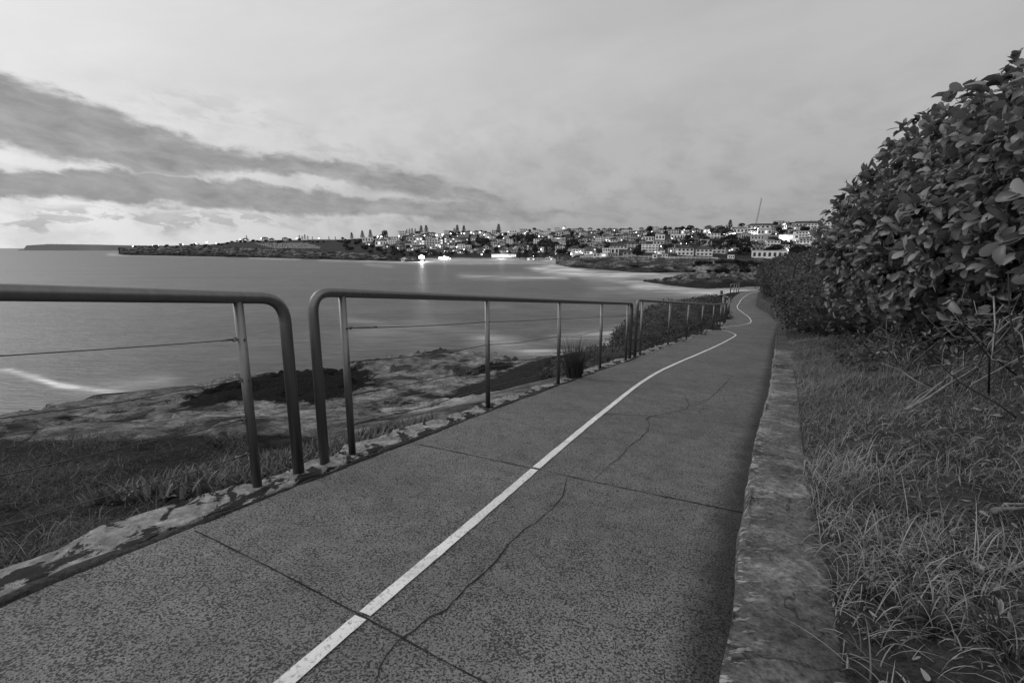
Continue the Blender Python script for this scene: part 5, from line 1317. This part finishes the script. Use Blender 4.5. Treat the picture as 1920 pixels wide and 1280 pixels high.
# ------------------------------------------------------------------ sky
W = bpy.data.worlds.new('World'); scene.world = W; W.use_nodes = True
t = W.node_tree; t.nodes.clear()
class WN(NT):
    def __init__(s): s.t = t; s.n = t.nodes; s.l = t.links; s.tc = s.n.new('ShaderNodeTexCoord')
w = WN(); out = t.nodes.new('ShaderNodeOutputWorld'); bg = t.nodes.new('ShaderNodeBackground'); t.links.new(bg.outputs[0], out.inputs[0])
SUN_EL, SUN_AZ = math.radians(14), math.radians(-62)
sky = t.nodes.new('ShaderNodeTexSky'); sky.sky_type = 'NISHITA'; sky.sun_disc = False; sky.sun_elevation = SUN_EL; sky.sun_rotation = SUN_AZ
bw = t.nodes.new('ShaderNodeRGBToBW'); t.links.new(sky.outputs[0], bw.inputs[0])
nish = w.math('MINIMUM', w.math('MULTIPLY', bw.outputs[0], .05), .8)
sx = t.nodes.new('ShaderNodeSeparateXYZ'); t.links.new(w.tc.outputs['Generated'], sx.inputs[0])
azd = w.math('MULTIPLY', w.math('ARCTAN2', sx.outputs[0], sx.outputs[1]), 57.2958)
eld = w.math('MULTIPLY', w.math('ARCSINE', sx.outputs[2]), 57.2958)
def vec(a, b, c=0.0):
    n_ = t.nodes.new('ShaderNodeCombineXYZ')
    for i, q in enumerate((a, b, c)):
        if isinstance(q, (int, float)): n_.inputs[i].default_value = q
        else: t.links.new(q, n_.inputs[i])
    return n_.outputs[0]
def curve(x, pts):               # piecewise-linear function through a colour ramp, values 0..16 scaled
    lo, hi = pts[0][0], pts[-1][0]; f = w.ramp(x, [(lo, 0.0), (hi, 1.0)])
    r = t.nodes.new('ShaderNodeValToRGB'); e = r.color_ramp.elements
    while len(e) < len(pts): e.new(.5)
    for i, (p, v) in enumerate(pts): e[i].position = (p-lo)/(hi-lo); e[i].color = (v/16, v/16, v/16, 1)
    t.links.new(f, r.inputs[0]); return w.math('MULTIPLY', r.outputs[0], 16.0)
base = w.math('DIVIDE', curve(azd, [(-180, 15.9), (-110, 15.9), (-60, 13.5), (-46, 12.9), (-34, 12.6), (-20, 11.8), (0, 10.2), (18, 9.1), (46, 8.7), (70, 10), (110, 15.9), (180, 15.9)]), 16.0)  # unseen sky behind the camera is brightened to light camera-facing walls
# slightly darker low on the right, brighter low on the left
lowf = w.ramp(eld, [(1.5, 1.0), (13.0, 0.0)])
lowc = w.math('DIVIDE', curve(azd, [(-180, 15.9), (-100, 15.9), (-60, 12.6), (-44, 12.3), (-30, 11.2), (-15, 9.2), (0, 6.8), (20, 6.3), (46, 6.3), (70, 8), (110, 15.9), (180, 15.9)]), 16.0)
base = w.mix(lowf, base, lowc)
base = w.mix(.18, base, w.math('MULTIPLY', nish, 1.0))
ang = w.math('ADD', eld, w.math('MULTIPLY', azd, .10))
nA = w.noise(1.0, 7, .56, vec(w.math('MULTIPLY', azd, .20), w.math('MULTIPLY', ang, .30)), .2)
nB = w.noise(1.0, 6, .6, vec(w.math('MULTIPLY', azd, .36), w.math('MULTIPLY', ang, 1.0), 3.7), .4)
nC = w.noise(1.0, 5, .55, vec(w.math('MULTIPLY', azd, .03), w.math('MULTIPLY', w.math('SUBTRACT', eld, w.math('MULTIPLY', azd, .22)), .12), 8.1), .3)
wob = w.math('ADD', w.math('MULTIPLY', w.math('SUBTRACT', nA, .5), 3.0), w.math('MULTIPLY', w.math('SUBTRACT', nB, .5), 1.7))
def azel(u, v):
    x, f, z = ray(u, v); return math.degrees(math.atan2(x, f)), math.degrees(math.atan2(z, math.hypot(x, f)))
def band(pts, soft):             # cloud bank from its upper and lower outlines
    cs = []; hs = []
    for u, vt, vb in pts:
        a0, e0 = azel(u, vt); a1, e1 = azel(u, vb); cs.append(((a0+a1)/2, (e0+e1)/2)); hs.append(((a0+a1)/2, max(0, (e0-e1)/2)))
    c_ = curve(azd, cs); h_ = curve(azd, hs)
    d = w.math('ABSOLUTE', w.math('SUBTRACT', w.math('ADD', eld, wob), c_))
    q = w.math('DIVIDE', w.math('SUBTRACT', h_, d), soft)
    n_ = t.nodes.new('ShaderNodeMapRange'); n_.interpolation_type = 'SMOOTHSTEP'; n_.inputs[1].default_value = -1; n_.inputs[2].default_value = 1; t.links.new(q, n_.inputs[0]); return n_.outputs[0]
b1 = band([(-900, 60, 200), (0, 140, 268), (160, 190, 306), (260, 226, 330), (330, 256, 332), (400, 274, 322), (500, 290, 322), (600, 298, 332), (750, 318, 358), (880, 350, 388), (960, 378, 408), (1010, 400, 404), (1080, 404, 404)], .5)
b2 = band([(-900, 330, 380), (0, 312, 371), (250, 322, 380), (400, 334, 390), (550, 352, 400), (700, 372, 404), (850, 382, 412), (960, 388, 416), (1030, 398, 414), (1100, 408, 408), (1200, 408, 408)], .38)
b3 = band([(-900, 395, 415), (0, 388, 428), (300, 392, 430), (480, 398, 424), (620, 412, 416), (760, 414, 414)], .5)
small = w.math('MULTIPLY', b3, w.ramp(nB, [(.49, 0.0), (.56, 1.0)]))
b4 = w.math('MULTIPLY', band([(200, 200, 200), (300, 160, 215), (480, 190, 245), (620, 255, 300), (760, 280, 325), (860, 330, 335), (1000, 340, 340)], .9), w.ramp(nB, [(.47, 0.0), (.62, 1.0)]))
cl = w.math('MAXIMUM', w.math('MAXIMUM', b1, b2), w.math('MAXIMUM', w.math('MULTIPLY', small, .6), w.math('MULTIPLY', b4, .3)))
clv = w.math('MULTIPLY', w.math('DIVIDE', curve(azd, [(-180, 6), (-60, 4.9), (-46, 4.7), (-30, 4.9), (-10, 5.0), (10, 5.2), (30, 5.6), (180, 6)]), 16.0), w.math('MULTIPLY', w.ramp(nB, [(.3, .80), (.7, 1.24)]), w.ramp(nA, [(.3, 1.12), (.7, .86)])))
# thin veil, streaked towards the town, low on the right
veil = w.math('MULTIPLY', w.ramp(nA, [(.44, 0.0), (.58, 1.0)]), w.math('MULTIPLY', w.ramp(eld, [(4.0, .8), (17.0, 0.0)]), w.ramp(azd, [(-25, .5), (12, 1.0)])))
res = w.math('MULTIPLY', base, w.math('MULTIPLY', w.ramp(nC, [(.3, .93), (.7, 1.10)]), w.ramp(nA, [(.3, 1.012), (.7, .988)])))
res = w.mix(w.math('MULTIPLY', veil, .6), res, w.math('MULTIPLY', clv, 1.02))
res = w.mix(w.math('MULTIPLY', cl, .88), res, clv)
cmb = t.nodes.new('ShaderNodeCombineColor')
for i in range(3): t.links.new(res, cmb.inputs[i])
t.links.new(cmb.outputs[0], bg.inputs[0]); bg.inputs[1].default_value = 1.0

S = bpy.data.lights.new('sun', 'SUN'); S.energy = .9; S.angle = math.radians(28)
so = bpy.data.objects.new('sun', S); COL.objects.link(so)
d = Vector((math.sin(SUN_AZ)*math.cos(SUN_EL+.35), math.cos(SUN_AZ)*math.cos(SUN_EL+.35), math.sin(SUN_EL+.35)))
so.rotation_euler = d.to_track_quat('Z', 'Y').to_euler()

cam = bpy.data.cameras.new('camera'); cam.sensor_width = 36; cam.lens = 36*F/1920; cam.clip_start = .05; cam.clip_end = 100000
co = bpy.data.objects.new('camera', cam); COL.objects.link(co); co.rotation_euler = (math.pi/2-PITCH, 0, 0); scene.camera = co
scene.view_settings.view_transform = 'Standard'; scene.view_settings.look = 'None'; scene.view_settings.exposure = 0; scene.view_settings.gamma = 1
scene.cycles.max_bounces = 6; scene.cycles.use_denoising = True
try: scene.cycles.denoiser = 'OPENIMAGEDENOISE'
except Exception: pass
scene.render.resolution_x, scene.render.resolution_y = 1024, 682
